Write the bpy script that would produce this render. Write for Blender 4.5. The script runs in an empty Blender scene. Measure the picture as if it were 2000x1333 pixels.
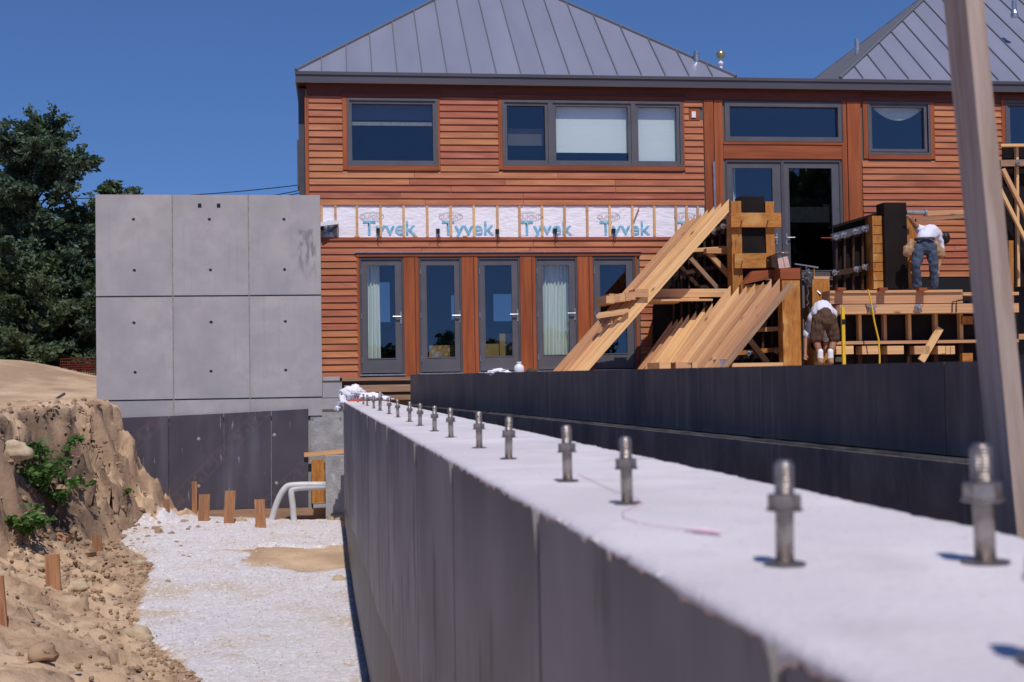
import bpy, math, random
import numpy as np
from mathutils import Vector, Matrix, noise
from math import sin, cos, tan, pi, radians
random.seed(7); np.random.seed(7)
sc = bpy.context.scene
col = sc.collection
# ------------------------------------------------------------------ camera, sky, sun, exposure
F = 2600.0; ROLL = 0.016; PITCH = math.atan(81.5/F)
def ray(px, py):
    dx, dy = px-1000.0, 666.5-py
    a = dx+ROLL*dy; b = dy-ROLL*dx
    return Vector((a, F*cos(PITCH)-b*sin(PITCH), F*sin(PITCH)+b*cos(PITCH)))
fw = ray(1000, 666.5).normalized()
rt = (ray(1001, 666.5)-ray(1000, 666.5)).normalized(); up = rt.cross(fw).normalized()
cd = bpy.data.cameras.new('camera'); cam = bpy.data.objects.new('camera', cd); col.objects.link(cam)
M = Matrix((rt, up, -fw)).transposed().to_4x4(); cam.matrix_world = M
cd.sensor_width = 36; cd.lens = 36*F/2000; cd.clip_start = .05; cd.clip_end = 3000
cd.dof.use_dof = True; cd.dof.focus_distance = 24; cd.dof.aperture_fstop = 5.6
sc.camera = cam
sc.view_settings.view_transform = 'Standard'; sc.view_settings.look = 'None'
sc.view_settings.exposure = 0.0; sc.view_settings.gamma = 1
SUN_EL, SUN_AZ = radians(57), radians(11)       # azimuth: to the right of straight behind the camera
sdir = Vector((sin(SUN_AZ)*cos(SUN_EL), -cos(SUN_AZ)*cos(SUN_EL), sin(SUN_EL)))
sl = bpy.data.lights.new('sun', 'SUN'); sl.energy = 3.6; sl.angle = radians(.5); sl.color = (1, .95, .88)
so = bpy.data.objects.new('sun', sl); col.objects.link(so); so.rotation_euler = sdir.to_track_quat('Z', 'Y').to_euler()
wd = bpy.data.worlds.new('World'); sc.world = wd; wd.use_nodes = True
nt = wd.node_tree; nt.nodes.clear()
wo = nt.nodes.new('ShaderNodeOutputWorld'); bg = nt.nodes.new('ShaderNodeBackground'); sk = nt.nodes.new('ShaderNodeTexSky')
sk.sky_type = 'NISHITA'; sk.sun_disc = False; sk.sun_elevation = SUN_EL; sk.sun_rotation = radians(180)-SUN_AZ
sk.altitude = 1500; sk.air_density = 1.0; sk.dust_density = .1; sk.ozone_density = 4.0
tc = nt.nodes.new('ShaderNodeTexCoord'); mp = nt.nodes.new('ShaderNodeMapping'); mp.inputs['Location'].default_value = (0, 0, .13)
nm_ = nt.nodes.new('ShaderNodeVectorMath'); nm_.operation = 'NORMALIZE'
mx = nt.nodes.new('ShaderNodeMix'); mx.data_type = 'RGBA'; mx.blend_type = 'MULTIPLY'; mx.inputs[0].default_value = 1
mx.inputs[7].default_value = (.67, .86, 1.14, 1)
nt.links.new(tc.outputs['Generated'], mp.inputs[0]); nt.links.new(mp.outputs[0], nm_.inputs[0]); nt.links.new(nm_.outputs[0], sk.inputs[0])
nt.links.new(sk.outputs[0], mx.inputs[6]); nt.links.new(mx.outputs[2], bg.inputs[0]); nt.links.new(bg.outputs[0], wo.inputs[0])
bg.inputs[1].default_value = 0.10
# ------------------------------------------------------------------ frames
ANG = radians(7.5); U = Vector((cos(ANG), sin(ANG), 0)); N = Vector((sin(ANG), -cos(ANG), 0))
_r = ray(601, 400); F0 = _r*(24.3/_r.y); F0.z = 0
def hw(u, w, z): return F0+U*u+N*w+Vector((0, 0, z))
def hp(px, py, w=0):
    d = ray(px, py); t = (w+F0.dot(N))/d.dot(N); return d*t
def uz(px, py, w=0):
    p = hp(px, py, w); return (p-F0).dot(U), p.z
def zp(px, py, z):
    d = ray(px, py); return d*(z/d.z)
def yp(px, py, y):
    d = ray(px, py); return d*(y/d.y)
HM = Matrix.Translation(F0) @ Matrix.Rotation(ANG, 4, 'Z')
# ------------------------------------------------------------------ materials
mats = {}
def mat(name, c1, c2=None, scale=4, st=(1, 1, 1), rough=.8, metal=0, bump=0, bscale=30, bst=None, rnd=0, spec=.3, detail=6,
        ramp=(.35, .65), knots=None, speck=None, extra=None, coord='Object', trans=0, hue=0):
    m = bpy.data.materials.new(name); m.use_nodes = True; t = m.node_tree; ns = t.nodes; L = t.links.new
    b = ns['Principled BSDF']; b.inputs['Roughness'].default_value = rough; b.inputs['Metallic'].default_value = metal
    b.inputs['Specular IOR Level'].default_value = spec
    c2 = c2 or c1
    tc = ns.new('ShaderNodeTexCoord'); oi = ns.new('ShaderNodeObjectInfo')
    add = ns.new('ShaderNodeVectorMath'); add.operation = 'MULTIPLY_ADD'
    L(oi.outputs['Random'], add.inputs[0]); add.inputs[1].default_value = (37, 23, 51) if rnd else (0, 0, 0); L(tc.outputs[coord], add.inputs[2])
    def nz(sc_, st_, det=6, dist=0):
        mp = ns.new('ShaderNodeMapping'); mp.inputs['Scale'].default_value = st_; L(add.outputs[0], mp.inputs[0])
        n = ns.new('ShaderNodeTexNoise'); n.inputs['Scale'].default_value = sc_; n.inputs['Detail'].default_value = det
        n.inputs['Distortion'].default_value = dist; L(mp.outputs[0], n.inputs['Vector']); return n.outputs['Fac']
    def mr(src, a, b_, o0=0, o1=1):
        r = ns.new('ShaderNodeMapRange'); r.inputs[1].default_value = a; r.inputs[2].default_value = b_; r.inputs[3].default_value = o0; r.inputs[4].default_value = o1
        L(src, r.inputs[0]); return r.outputs[0]
    def mix(f, A, B, mode='MIX'):
        x = ns.new('ShaderNodeMix'); x.data_type = 'RGBA'; x.blend_type = mode
        for i, v in ((0, f), (6, A), (7, B)):
            if hasattr(v, 'is_linked'): L(v, x.inputs[i])
            elif isinstance(v, (int, float)): x.inputs[i].default_value = v
            else: x.inputs[i].default_value = (*v, 1)
        return x.outputs[2]
    c = mix(mr(nz(scale, st, detail, .4), *ramp), c1, c2)
    if knots:
        mp = ns.new('ShaderNodeMapping'); mp.inputs['Scale'].default_value = knots[1]; L(add.outputs[0], mp.inputs[0])
        v = ns.new('ShaderNodeTexVoronoi'); v.inputs['Scale'].default_value = 1; L(mp.outputs[0], v.inputs['Vector'])
        c = mix(mr(v.outputs['Distance'], .06, .17, knots[2], 0), c, knots[0])
    if speck:
        for s_ in speck: c = mix(mr(nz(s_[1], s_[4] if len(s_) > 4 else (1, 1, 1), 4), s_[2], s_[3]), c, s_[0])
    if extra: c = extra(ns, L, tc, c, mix, mr, nz)
    if rnd:
        h = ns.new('ShaderNodeHueSaturation'); L(c, h.inputs['Color']); L(mr(oi.outputs['Random'], 0, 1, 1-rnd, 1+rnd), h.inputs['Value'])
        if hue: L(mr(oi.outputs['Random'], 0, 1, .5-hue, .5+hue), h.inputs['Hue'])
        c = h.outputs[0]
    L(c, b.inputs['Base Color'])
    if bump:
        bp = ns.new('ShaderNodeBump'); bp.inputs['Strength'].default_value = bump; bp.inputs['Distance'].default_value = .02
        L(nz(bscale, bst or st, 5), bp.inputs['Height']); L(bp.outputs[0], b.inputs['Normal'])
    mats[name] = m; return m
HX = (.55, 10, 10)
VX = (10, 10, .55)
cedar = mat('cedar_siding', (.46, .163, .080), (.335, .103, .048), 2.2, (.5, 6, 6), .62, bump=.15, bscale=12, bst=(1, 14, 14), rnd=.12, hue=.010,
            speck=[((.24, .075, .035), 1.3, .56, .78, (.6, 2, 2)), ((.55, .24, .13), 1.8, .6, .8, (.5, 3, 3))])
cedar_h = mat('cedar_trim', (.32, .085, .03), (.22, .055, .02), 2.2, (.4, 6, 6), .55, bump=.1, bscale=12, bst=(1, 14, 14), rnd=.1)
cedar_v = mat('cedar_post', (.36, .10, .032), (.25, .060, .020), 2.2, (6, 6, .4), .5, bump=.1, bscale=12, bst=(14, 14, 1), rnd=.12)
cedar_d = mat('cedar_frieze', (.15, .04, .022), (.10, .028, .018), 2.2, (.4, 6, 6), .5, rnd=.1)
lum = mat('fresh_lumber', (.70, .415, .215), (.56, .305, .145), 2.5, (.3, 16, 16), .7, bump=.12, bscale=12, bst=(1, 14, 14), rnd=.2, hue=.01,
          knots=((.28, .11, .045), (1.9, 6, 6), .9), speck=[((.44, .23, .12), 1.2, .6, .85, (.4, 6, 6))])
lums = mat('stack_lumber', (.78, .47, .245), (.60, .325, .15), 2.5, (.3, 18, 18), .7, bump=.12, bscale=12, bst=(1, 14, 14), rnd=.26, hue=.012,
          knots=((.24, .085, .03), (2.3, 7, 7), .95), speck=[((.46, .23, .11), 1.2, .55, .8, (.4, 8, 8))])
lumw = mat('weathered_lumber', (.36, .22, .14), (.24, .14, .09), 2.5, (.8, 12, 12), .8, bump=.2, bscale=12, bst=(1, 14, 14), rnd=.15, knots=((.1, .05, .03), (1.7, 6, 6), .7))
postm = mat('grey_post_lumber', (.47, .37, .32), (.33, .245, .205), 2.5, (1, 12, 12), .85, bump=.2, bscale=12, bst=(1, 14, 14), knots=((.12, .07, .05), (1.2, 8, 8), .8))
stakem = mat('stake_wood', (.40, .20, .10), (.27, .12, .06), 3, (1, 10, 10), .8, bump=.2, bscale=12, bst=(1, 14, 14), rnd=.2)
forme = mat('orange_form_edge', (.46, .195, .042), (.34, .125, .026), 3, (2, 6, 9), .6, rnd=.12, bump=.08, bscale=10,
            speck=[((.16, .07, .03), 3, .58, .72, (1, 1, 9)), ((.6, .36, .13), 2, .55, .75)])
formb = mat('black_form_ply', (.009, .006, .006), (.016, .010, .009), 2, (1, 1, 1), .6, spec=.15, speck=[((.05, .035, .03), 9, .68, .8)])
formbr = mat('dark_form_frame', (.06, .026, .014), (.035, .016, .010), 2, (1, 1, 3), .7, rnd=.2)
grey = mat('grey_paint', (.105, .102, .122), (.088, .086, .103), 3, rough=.5, spec=.4)
greyd = mat('dark_grey_fascia', (.085, .078, .095), (.065, .060, .075), 1.2, (.3, 3, 3), .45, spec=.45)
roofm = mat('zinc_roof', (.285, .29, .37), (.255, .26, .335), .8, (2, .5, .5), .42, metal=.35, bump=.05, bscale=2.5, rnd=.04)
roofs = mat('zinc_seam', (.17, .17, .20), rough=.45, metal=.4)
black = mat('black_rubber', (.012, .012, .014), rough=.5)
steel = mat('galvanised_steel', (.55, .55, .58), (.38, .38, .42), 15, rough=.35, metal=.85)
bolt_m = mat('bolt_steel', (.40, .36, .34), (.26, .22, .20), 30, rough=.38, metal=.85, bump=.3, bscale=60)
brass = mat('brass_ball', (.55, .46, .26), (.4, .33, .2), 8, rough=.35, metal=.8)
whitep = mat('white_paint', (.75, .74, .78), rough=.5)
clothw = mat('white_cloth', (.82, .80, .86), (.74, .72, .8), 6, rough=.9, bump=.3, bscale=9)
wrapm = mat('housewrap', (.88, .84, .92), (.82, .78, .86), 3, rough=.5, bump=.5, bscale=5, bst=(1.6, 1, 5))
printb = mat('blue_print', (.12, .38, .58), (.30, .56, .72), 14, rough=.5)
printg = mat('grey_print', (.50, .44, .47), rough=.5)
blind = mat('blind_fabric', (.84, .90, .86), (.80, .86, .83), 3, (1, 1, 20), .9)
curt = mat('curtain_fabric', (.72, .78, .68), (.62, .68, .60), 4, (8, 8, .4), .9)
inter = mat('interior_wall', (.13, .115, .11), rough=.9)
ottom = mat('patterned_fabric', (.42, .22, .09), (.14, .18, .07), 11, rough=.9, speck=[((.5, .36, .18), 16, .52, .6), ((.35, .06, .04), 12, .56, .62)])
chairm = mat('mustard_fabric', (.34, .24, .09), (.26, .18, .07), 5, rough=.9)
pvc = mat('grey_pvc', (.60, .59, .61), (.5, .49, .5), 6, rough=.4)
pinkm = mat('pink_chalk', (.78, .50, .56), (.78, .60, .64), 20, rough=.9)
yell = mat('yellow_paint', (.75, .48, .03), (.68, .42, .03), 5, rough=.45)
skin = mat('skin', (.36, .17, .10), (.30, .14, .085), 8, rough=.55)
jeans = mat('denim', (.075, .10, .155), (.035, .05, .085), 7, (1, 1, 2), .9, bump=.4, bscale=14)
shirt = mat('white_shirt', (.70, .69, .80), (.62, .61, .72), 5, rough=.9, bump=.3, bscale=9)
shorts = mat('brown_shorts', (.105, .058, .038), (.075, .042, .028), 5, (1, 1, .5), .9, bump=.35, bscale=8)
leather = mat('tan_leather', (.42, .26, .14), (.3, .17, .09), 12, rough=.7)
hairm = mat('dark_hair', (.012, .010, .010), rough=.5)
redm = mat('red_plastic', (.45, .06, .03), rough=.5)
orn = mat('orange_netting', (.10, .016, .01), rough=.6)
paper = mat('pink_paper', (.68, .47, .42), (.55, .36, .32), 18, rough=.85)
def concx(ns, L, tc, c, mix, mr, nz):
    c = mix(mr(nz(4.5, (1, 1, 1), 6), .46, .66, 0, .45), c, (.46, .42, .42))
    c = mix(mr(nz(.9, (1, 1, .8), 5), .40, .7, 0, .75), c, (.29, .28, .305))
    c = mix(mr(nz(3, (6, 6, .25), 3), .58, .8, 0, .35), c, (.24, .235, .26))
    return mix(mr(nz(45, (1, 1, 1), 2), .70, .76, 0, .6), c, (.2, .19, .2))
conc = mat('cast_concrete', (.425, .385, .39), (.355, .325, .335), 2.5, rough=.85, bump=.12, bscale=40, extra=concx, rnd=.03)
def stain(ns, L, tc, c, mix, mr, nz):
    c = concx(ns, L, tc, c, mix, mr, nz)
    sx = ns.new('ShaderNodeSeparateXYZ'); L(tc.outputs['Object'], sx.inputs[0])
    a = ns.new('ShaderNodeMath'); a.operation = 'MULTIPLY'; b_ = ns.new('ShaderNodeMath'); b_.operation = 'MULTIPLY'; d = ns.new('ShaderNodeMath'); d.operation = 'MULTIPLY'
    L(mr(sx.outputs[0], 3.33, 3.38), a.inputs[0]); L(mr(sx.outputs[0], 3.62, 3.66, 1, 0), a.inputs[1])
    L(mr(sx.outputs[2], 4.05, 4.5), b_.inputs[0]); L(mr(sx.outputs[2], 4.93, 4.99, 1, 0), b_.inputs[1])
    L(a.outputs[0], d.inputs[0]); L(b_.outputs[0], d.inputs[1]); e = ns.new('ShaderNodeMath'); e.operation = 'MULTIPLY'
    L(d.outputs[0], e.inputs[0]); L(mr(nz(5, (3, 3, .8), 4), .47, .56), e.inputs[1])
    return mix(e.outputs[0], c, (.22, .21, .23))
concs = mat('stained_concrete', (.425, .385, .39), (.355, .325, .335), 2.5, rough=.85, bump=.12, bscale=40, extra=stain)
concr = mat('rough_concrete', (.36, .35, .36), (.25, .25, .26), 4, rough=.9, bump=.5, bscale=25, speck=[((.5, .49, .5), 5, .6, .75), ((.13, .13, .13), 9, .66, .75)])
concj = mat('joint_grout', (.33, .32, .29), (.24, .23, .21), 12, rough=.9)
topm = mat('white_wall_top', (.69, .63, .655), (.62, .565, .595), 2, rough=.95, bump=.25, bscale=60, speck=[((.50, .46, .48), 5, .58, .8), ((.42, .39, .41), 70, .64, .74), ((.56, .50, .53), .9, .5, .75), ((.74, .69, .71), 1.5, .55, .7)])
def sidex(ns, L, tc, c, mix, mr, nz):
    c = mix(mr(nz(1.2, (7, 7, .15), 4), .50, .75, 0, .28), c, (.32, .31, .33))
    c = mix(mr(nz(.7, (1, 1, 1), 4), .40, .60, 0, .65), c, (.37, .355, .37))
    c = mix(mr(nz(2.2, (1, 1, 1), 5), .50, .66, 0, .4), c, (.15, .145, .165))
    c = mix(mr(nz(2.6, (2, 2, .5), 3), .60, .70, 0, .8), c, (.05, .05, .065))
    sx = ns.new('ShaderNodeSeparateXYZ'); L(tc.outputs['Object'], sx.inputs[0])
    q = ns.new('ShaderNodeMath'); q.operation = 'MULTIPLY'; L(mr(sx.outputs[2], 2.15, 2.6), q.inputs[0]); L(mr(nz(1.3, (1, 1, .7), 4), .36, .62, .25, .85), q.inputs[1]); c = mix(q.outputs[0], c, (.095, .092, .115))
    return c
sidem = mat('dark_formed_face', (.25, .243, .27), (.18, .176, .20), .9, (1, 1, .6), rough=.55, spec=.3, extra=sidex, rnd=.13)
sided = mat('damp_formed_face', (.12, .11, .12), (.09, .082, .092), .9, (1, 1, .6), rough=.5, spec=.35, rnd=.06)
def darkx(ns, L, tc, c, mix, mr, nz):
    c = mix(mr(nz(3, (6, 6, .25), 4), .56, .82, 0, .55), c, (.32, .29, .29))
    c = mix(mr(nz(9, (1, 1, .4), 4), .62, .78, 0, .5), c, (.26, .24, .24))
    return mix(mr(nz(1.4, (1, 1, 1), 3), .45, .7, 0, .6), c, (.035, .035, .05))
darkw = mat('waterproofed_wall', (.18, .130, .110), (.125, .092, .082), 3, (3, 3, .6), rough=.7, extra=darkx, rnd=.05)
darkl = mat('lower_stained_wall', (.20, .165, .155), (.12, .10, .10), 3, (1, 1, .6), rough=.75, bump=.5, bscale=9, extra=darkx)
ledgem = mat('mortar_ledge', (.075, .068, .07), (.03, .03, .035), 5, rough=.9, bump=.6, bscale=20)
def plyx(ns, L, tc, c, mix, mr, nz):
    sx = ns.new('ShaderNodeSeparateXYZ'); L(tc.outputs['Object'], sx.inputs[0])
    def mth(op, a, b_=None):
        n = ns.new('ShaderNodeMath'); n.operation = op
        for i, v in ((0, a), (1, b_)):
            if v is None: continue
            if hasattr(v, 'is_linked'): L(v, n.inputs[i])
            else: n.inputs[i].default_value = v
        return n.outputs[0]
    p = mth('ADD', sx.outputs[0], sx.outputs[2]); q = mth('SUBTRACT', sx.outputs[0], sx.outputs[2])
    # p runs along the rows of stamps, q across them
    row = mth('LESS_THAN', mth('ABSOLUTE', mth('SUBTRACT', mth('FRACT', mth('MULTIPLY', q, .62)), .5)), .10)
    e1 = mth('GREATER_THAN', mth('ABSOLUTE', mth('SUBTRACT', mth('FRACT', mth('MULTIPLY', q, .62)), .5)), .082)
    e2 = mth('GREATER_THAN', mth('ABSOLUTE', mth('SUBTRACT', mth('FRACT', mth('MULTIPLY', p, 2.6)), .5)), .42)
    e3 = mth('GREATER_THAN', nz(9, (1, 1, 1), 1), .56)
    edge = mth('MULTIPLY', row, mth('MAXIMUM', mth('MAXIMUM', e1, e2), e3))
    c = mix(mth('MULTIPLY', edge, .5), c, (.115, .078, .09))
    c = mix(mr(nz(1.6, (2.5, 2.5, .3), 4), .5, .8, 0, .6), c, (.14, .13, .165))
    c = mix(mr(sx.outputs[2], -2.1, -1.75, .55, 0), c, (.26, .25, .30))
    return mix(mr(nz(7, (3, 3, .5), 3), .68, .76, 0, .7), c, (.3, .29, .32))
plym = mat('stamped_dark_ply', (.078, .066, .086), (.058, .050, .066), 1.5, rough=.6, extra=plyx)
def sandx(ns, L, tc, c, mix, mr, nz):
    c = mix(mr(nz(.9, (1, 1, 2), 6), .43, .62, 0, .8), c, (.33, .21, .135))
    c = mix(mr(nz(14, (1, 1, 1), 4), .60, .72, 0, .5), c, (.24, .155, .10))
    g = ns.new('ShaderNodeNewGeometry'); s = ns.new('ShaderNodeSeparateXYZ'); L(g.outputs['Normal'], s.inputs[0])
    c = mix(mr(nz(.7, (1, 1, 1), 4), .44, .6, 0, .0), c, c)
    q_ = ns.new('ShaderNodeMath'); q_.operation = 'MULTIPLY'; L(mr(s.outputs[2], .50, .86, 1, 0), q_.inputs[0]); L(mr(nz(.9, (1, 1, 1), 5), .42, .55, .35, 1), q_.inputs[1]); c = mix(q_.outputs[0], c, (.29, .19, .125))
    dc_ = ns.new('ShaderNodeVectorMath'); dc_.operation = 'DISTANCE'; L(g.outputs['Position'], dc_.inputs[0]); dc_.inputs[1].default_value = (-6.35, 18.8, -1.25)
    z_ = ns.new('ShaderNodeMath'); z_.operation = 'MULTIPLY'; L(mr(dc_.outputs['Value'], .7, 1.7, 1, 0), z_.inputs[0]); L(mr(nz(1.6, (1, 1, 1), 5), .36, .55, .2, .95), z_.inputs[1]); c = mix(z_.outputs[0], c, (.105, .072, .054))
    sp = ns.new('ShaderNodeSeparateXYZ'); L(g.outputs['Position'], sp.inputs[0])
    d = ns.new('ShaderNodeVectorMath'); d.operation = 'LENGTH'; L(g.outputs['Position'], d.inputs[0])
    return mix(mr(d.outputs['Value'], 45, 60), c, (.07, .085, .035))
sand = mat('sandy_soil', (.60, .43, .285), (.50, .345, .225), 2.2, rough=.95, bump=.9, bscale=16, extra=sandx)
gravm = mat('white_gravel', (.68, .63, .65), (.60, .55, .57), 9, rough=.95, bump=.7, bscale=85,
            speck=[((.56, .45, .36), 1.1, .50, .68), ((.56, .45, .36), 6, .60, .72), ((.34, .30, .28), 45, .60, .72), ((.76, .74, .77), 22, .55, .62)])
stonem = mat('pale_rock', (.50, .40, .28), (.36, .27, .18), 5, rough=.9, bump=.5, bscale=14, rnd=.15)
claym = mat('brown_clod', (.44, .30, .195), (.30, .195, .125), 6, rough=.95, bump=.6, bscale=12, rnd=.2)
bark = mat('bark', (.10, .075, .055), (.06, .045, .035), 6, (3, 3, .5), .9, bump=.5, bscale=14)
def leafmat(name, a, b):
    m = mat(name, a, b, 1.3, rough=.55, spec=.35, rnd=0)
    t = m.node_tree; p = t.nodes['Principled BSDF']
    tr = t.nodes.new('ShaderNodeBsdfTranslucent'); tr.inputs[0].default_value = (a[0]*1.3, a[1]*1.5, a[2]*.8, 1)
    ms = t.nodes.new('ShaderNodeMixShader'); ms.inputs[0].default_value = .25
    o = [n for n in t.nodes if n.type == 'OUTPUT_MATERIAL'][0]
    t.links.new(p.outputs[0], ms.inputs[1]); t.links.new(tr.outputs[0], ms.inputs[2]); t.links.new(ms.outputs[0], o.inputs[0]); return m
leafA = leafmat('dark_green_leaf', (.045, .080, .045), (.11, .15, .095))
leafB = leafmat('olive_leaf', (.055, .088, .038), (.10, .13, .065))
leafC = leafmat('bright_weed_leaf', (.07, .15, .03), (.12, .21, .05))
gm = bpy.data.materials.new('window_glass'); gm.use_nodes = True; t = gm.node_tree; t.nodes.clear()
o = t.nodes.new('ShaderNodeOutputMaterial'); ms = t.nodes.new('ShaderNodeMixShader'); tr = t.nodes.new('ShaderNodeBsdfTransparent'); gl = t.nodes.new('ShaderNodeBsdfGlossy')
tr.inputs[0].default_value = (.92, .94, .95, 1); gl.inputs['Roughness'].default_value = .01; gl.inputs[0].default_value = (.9, .92, 1, 1)
fr = t.nodes.new('ShaderNodeLayerWeight'); fr.inputs[0].default_value = .12
mm = t.nodes.new('ShaderNodeMath'); mm.operation = 'MULTIPLY_ADD'; mm.inputs[1].default_value = .6; mm.inputs[2].default_value = .055
t.links.new(fr.outputs['Facing'], mm.inputs[0]); t.links.new(mm.outputs[0], ms.inputs[0])
t.links.new(tr.outputs[0], ms.inputs[1]); t.links.new(gl.outputs[0], ms.inputs[2]); t.links.new(ms.outputs[0], o.inputs[0])
glass = gm
fg = bpy.data.materials.new('tinted_far_glass'); fg.use_nodes = True; t = fg.node_tree; t.nodes.clear()
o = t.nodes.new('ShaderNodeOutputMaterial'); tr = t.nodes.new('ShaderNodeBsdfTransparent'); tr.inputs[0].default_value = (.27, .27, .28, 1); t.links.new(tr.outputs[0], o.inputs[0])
# ------------------------------------------------------------------ object helpers
WM = {}
def tag(o, label=None, cat=None, group=None, kind=None):
    if label: o['label'] = label
    if cat: o['category'] = cat
    if group: o['group'] = group
    if kind: o['kind'] = kind
    return o
def thing(name, M, label, cat, group=None):
    if isinstance(M, Vector): M = Matrix.Translation(M)
    o = bpy.data.objects.new(name, None); col.objects.link(o); o.matrix_local = M; WM[o.name] = M.copy()
    o.empty_display_size = .2
    return tag(o, label, cat, group)
def link(name, me, parent, M):
    o = bpy.data.objects.new(name, me); col.objects.link(o)
    if parent is not None:
        o.parent = parent; o.matrix_local = WM[parent.name].inverted() @ M
    else: o.matrix_local = M
    WM[o.name] = M.copy(); return o
def mk(name, vs, fs, m, parent=None, M=None, smooth=False):
    if M is None:
        if parent is not None: M = WM[parent.name]
        else:
            a = np.array([tuple(v) for v in vs]); M = Matrix.Translation(((a[:, 0].min()+a[:, 0].max())/2, (a[:, 1].min()+a[:, 1].max())/2, a[:, 2].min()))
    Mi = M.inverted(); me = bpy.data.meshes.new(name)
    me.from_pydata([tuple(Mi @ Vector(v)) for v in vs], [], fs); me.materials.append(m)
    if smooth: me.polygons.foreach_set('use_smooth', [True]*len(me.polygons))
    me.update(); return link(name, me, parent, M)
class MB:
    def __init__(s): s.v = []; s.f = []
    def add(s, vs, fs):
        n = len(s.v); s.v += [Vector(v) for v in vs]; s.f += [tuple(i+n for i in f) for f in fs]; return s
    def hexa(s, p): return s.add(p, [(0, 3, 2, 1), (4, 5, 6, 7), (0, 1, 5, 4), (1, 2, 6, 5), (2, 3, 7, 6), (3, 0, 4, 7)])
    def hbox(s, u0, u1, w0, w1, z0, z1):            # house frame, w0 < w1 (w1 nearer the camera)
        return s.hexa([hw(u0, w1, z0), hw(u1, w1, z0), hw(u1, w0, z0), hw(u0, w0, z0), hw(u0, w1, z1), hw(u1, w1, z1), hw(u1, w0, z1), hw(u0, w0, z1)])
    def pbox(s, x0, y0, x1, y1, w0, w1):            # pixel rectangle on the plane w1, made level and plumb
        xm, ym = (x0+x1)/2, (y0+y1)/2
        u0 = uz(x0, ym, w1)[0]; u1 = uz(x1, ym, w1)[0]; z1 = uz(xm, y0, w1)[1]; z0 = uz(xm, y1, w1)[1]
        return s.hbox(u0, u1, w0, w1, z0, z1)
    def box(s, c, ax, ay, az):
        c = Vector(c)
        return s.hexa([c+ax*i+ay*j+az*k for k in (-1, 1) for i, j in ((-1, -1), (1, -1), (1, 1), (-1, 1))])
    def prism(s, poly, ext):
        n = len(poly); a = [Vector(p) for p in poly]; b = [p+ext for p in a]
        return s.add(a+b, [tuple(range(n)), tuple(range(2*n-1, n-1, -1))]+[((i+1) % n, i, n+i, n+(i+1) % n) for i in range(n)])
    def tube(s, pts, r, seg=8, cap=True):
        pts = [Vector(p) for p in pts]; rs = r if isinstance(r, (list, tuple)) else [r]*len(pts); n0 = len(s.v); ref = None
        for i, p in enumerate(pts):
            d = (pts[min(i+1, len(pts)-1)]-pts[max(i-1, 0)]).normalized()
            if ref is None: ref = Vector((0, 0, 1)) if abs(d.z) < .9 else Vector((1, 0, 0))
            x = (ref-d*ref.dot(d)).normalized(); ref = x; y = d.cross(x)
            s.v += [p+(x*cos(2*pi*k/seg)+y*sin(2*pi*k/seg))*rs[i] for k in range(seg)]
        for i in range(len(pts)-1):
            for k in range(seg):
                a = n0+i*seg+k; b = n0+i*seg+(k+1) % seg; s.f.append((a, b, b+seg, a+seg))
        if cap: s.f += [tuple(n0+k for k in range(seg))[::-1], tuple(n0+(len(pts)-1)*seg+k for k in range(seg))]
        return s
    def lathe(s, c, prof, seg=16, axis=Vector((0, 0, 1))):   # prof: (r, h)
        c = Vector(c); return s.tube_prof(c, prof, seg, axis.normalized())
    def tube_prof(s, c, prof, seg, ax):
        x = ax.orthogonal().normalized(); y = ax.cross(x); n0 = len(s.v)
        for r, h in prof: s.v += [c+ax*h+(x*cos(2*pi*k/seg)+y*sin(2*pi*k/seg))*r for k in range(seg)]
        for i in range(len(prof)-1):
            for k in range(seg):
                a = n0+i*seg+k; b = n0+i*seg+(k+1) % seg; s.f.append((a, b, b+seg, a+seg))
        s.f += [tuple(n0+k for k in range(seg))[::-1], tuple(n0+(len(prof)-1)*seg+k for k in range(seg))]; return s
    def done(s, name, m, parent=None, M=None, smooth=False): return mk(name, s.v, s.f, m, parent, M, smooth)
def frame_from(o, x, y):
    x = x.normalized(); z = x.cross(y).normalized(); y = z.cross(x)
    return Matrix.Translation(o) @ Matrix((x, y, z)).transposed().to_4x4()
def wprism(name, poly, w0, w1, m, parent, along=None):   # pixel polygon on plane w1, extruded back to w0
    pts = [hp(x, y, w1) for x, y in poly]
    d = (pts[1]-pts[0]) if along is None else (hp(*along[1], w1)-hp(*along[0], w1))
    return MB().prism(pts, N*(w0-w1)).done(name, m, parent, frame_from(pts[0], d, N))
def bar(name, x0, y0, x1, y1, width, w0, w1, m, parent):  # pixel centre line on plane w1, width in metres in that plane
    a, b = hp(x0, y0, w1), hp(x1, y1, w1); d = (b-a).normalized(); s = N.cross(d).normalized()*(width/2)
    return MB().prism([a-s, b-s, b+s, a+s], N*(w0-w1)).done(name, m, parent, frame_from(a, d, N))
def cast(name, px0, py0, px1, py1, w0, w1, m, parent=None, vert=False):
    mb = MB().pbox(px0, py0, px1, py1, w0, w1)
    return mb.done(name, m, parent, frame_from(mb.v[0], Vector((0, 0, 1)) if vert else U, N))
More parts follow.
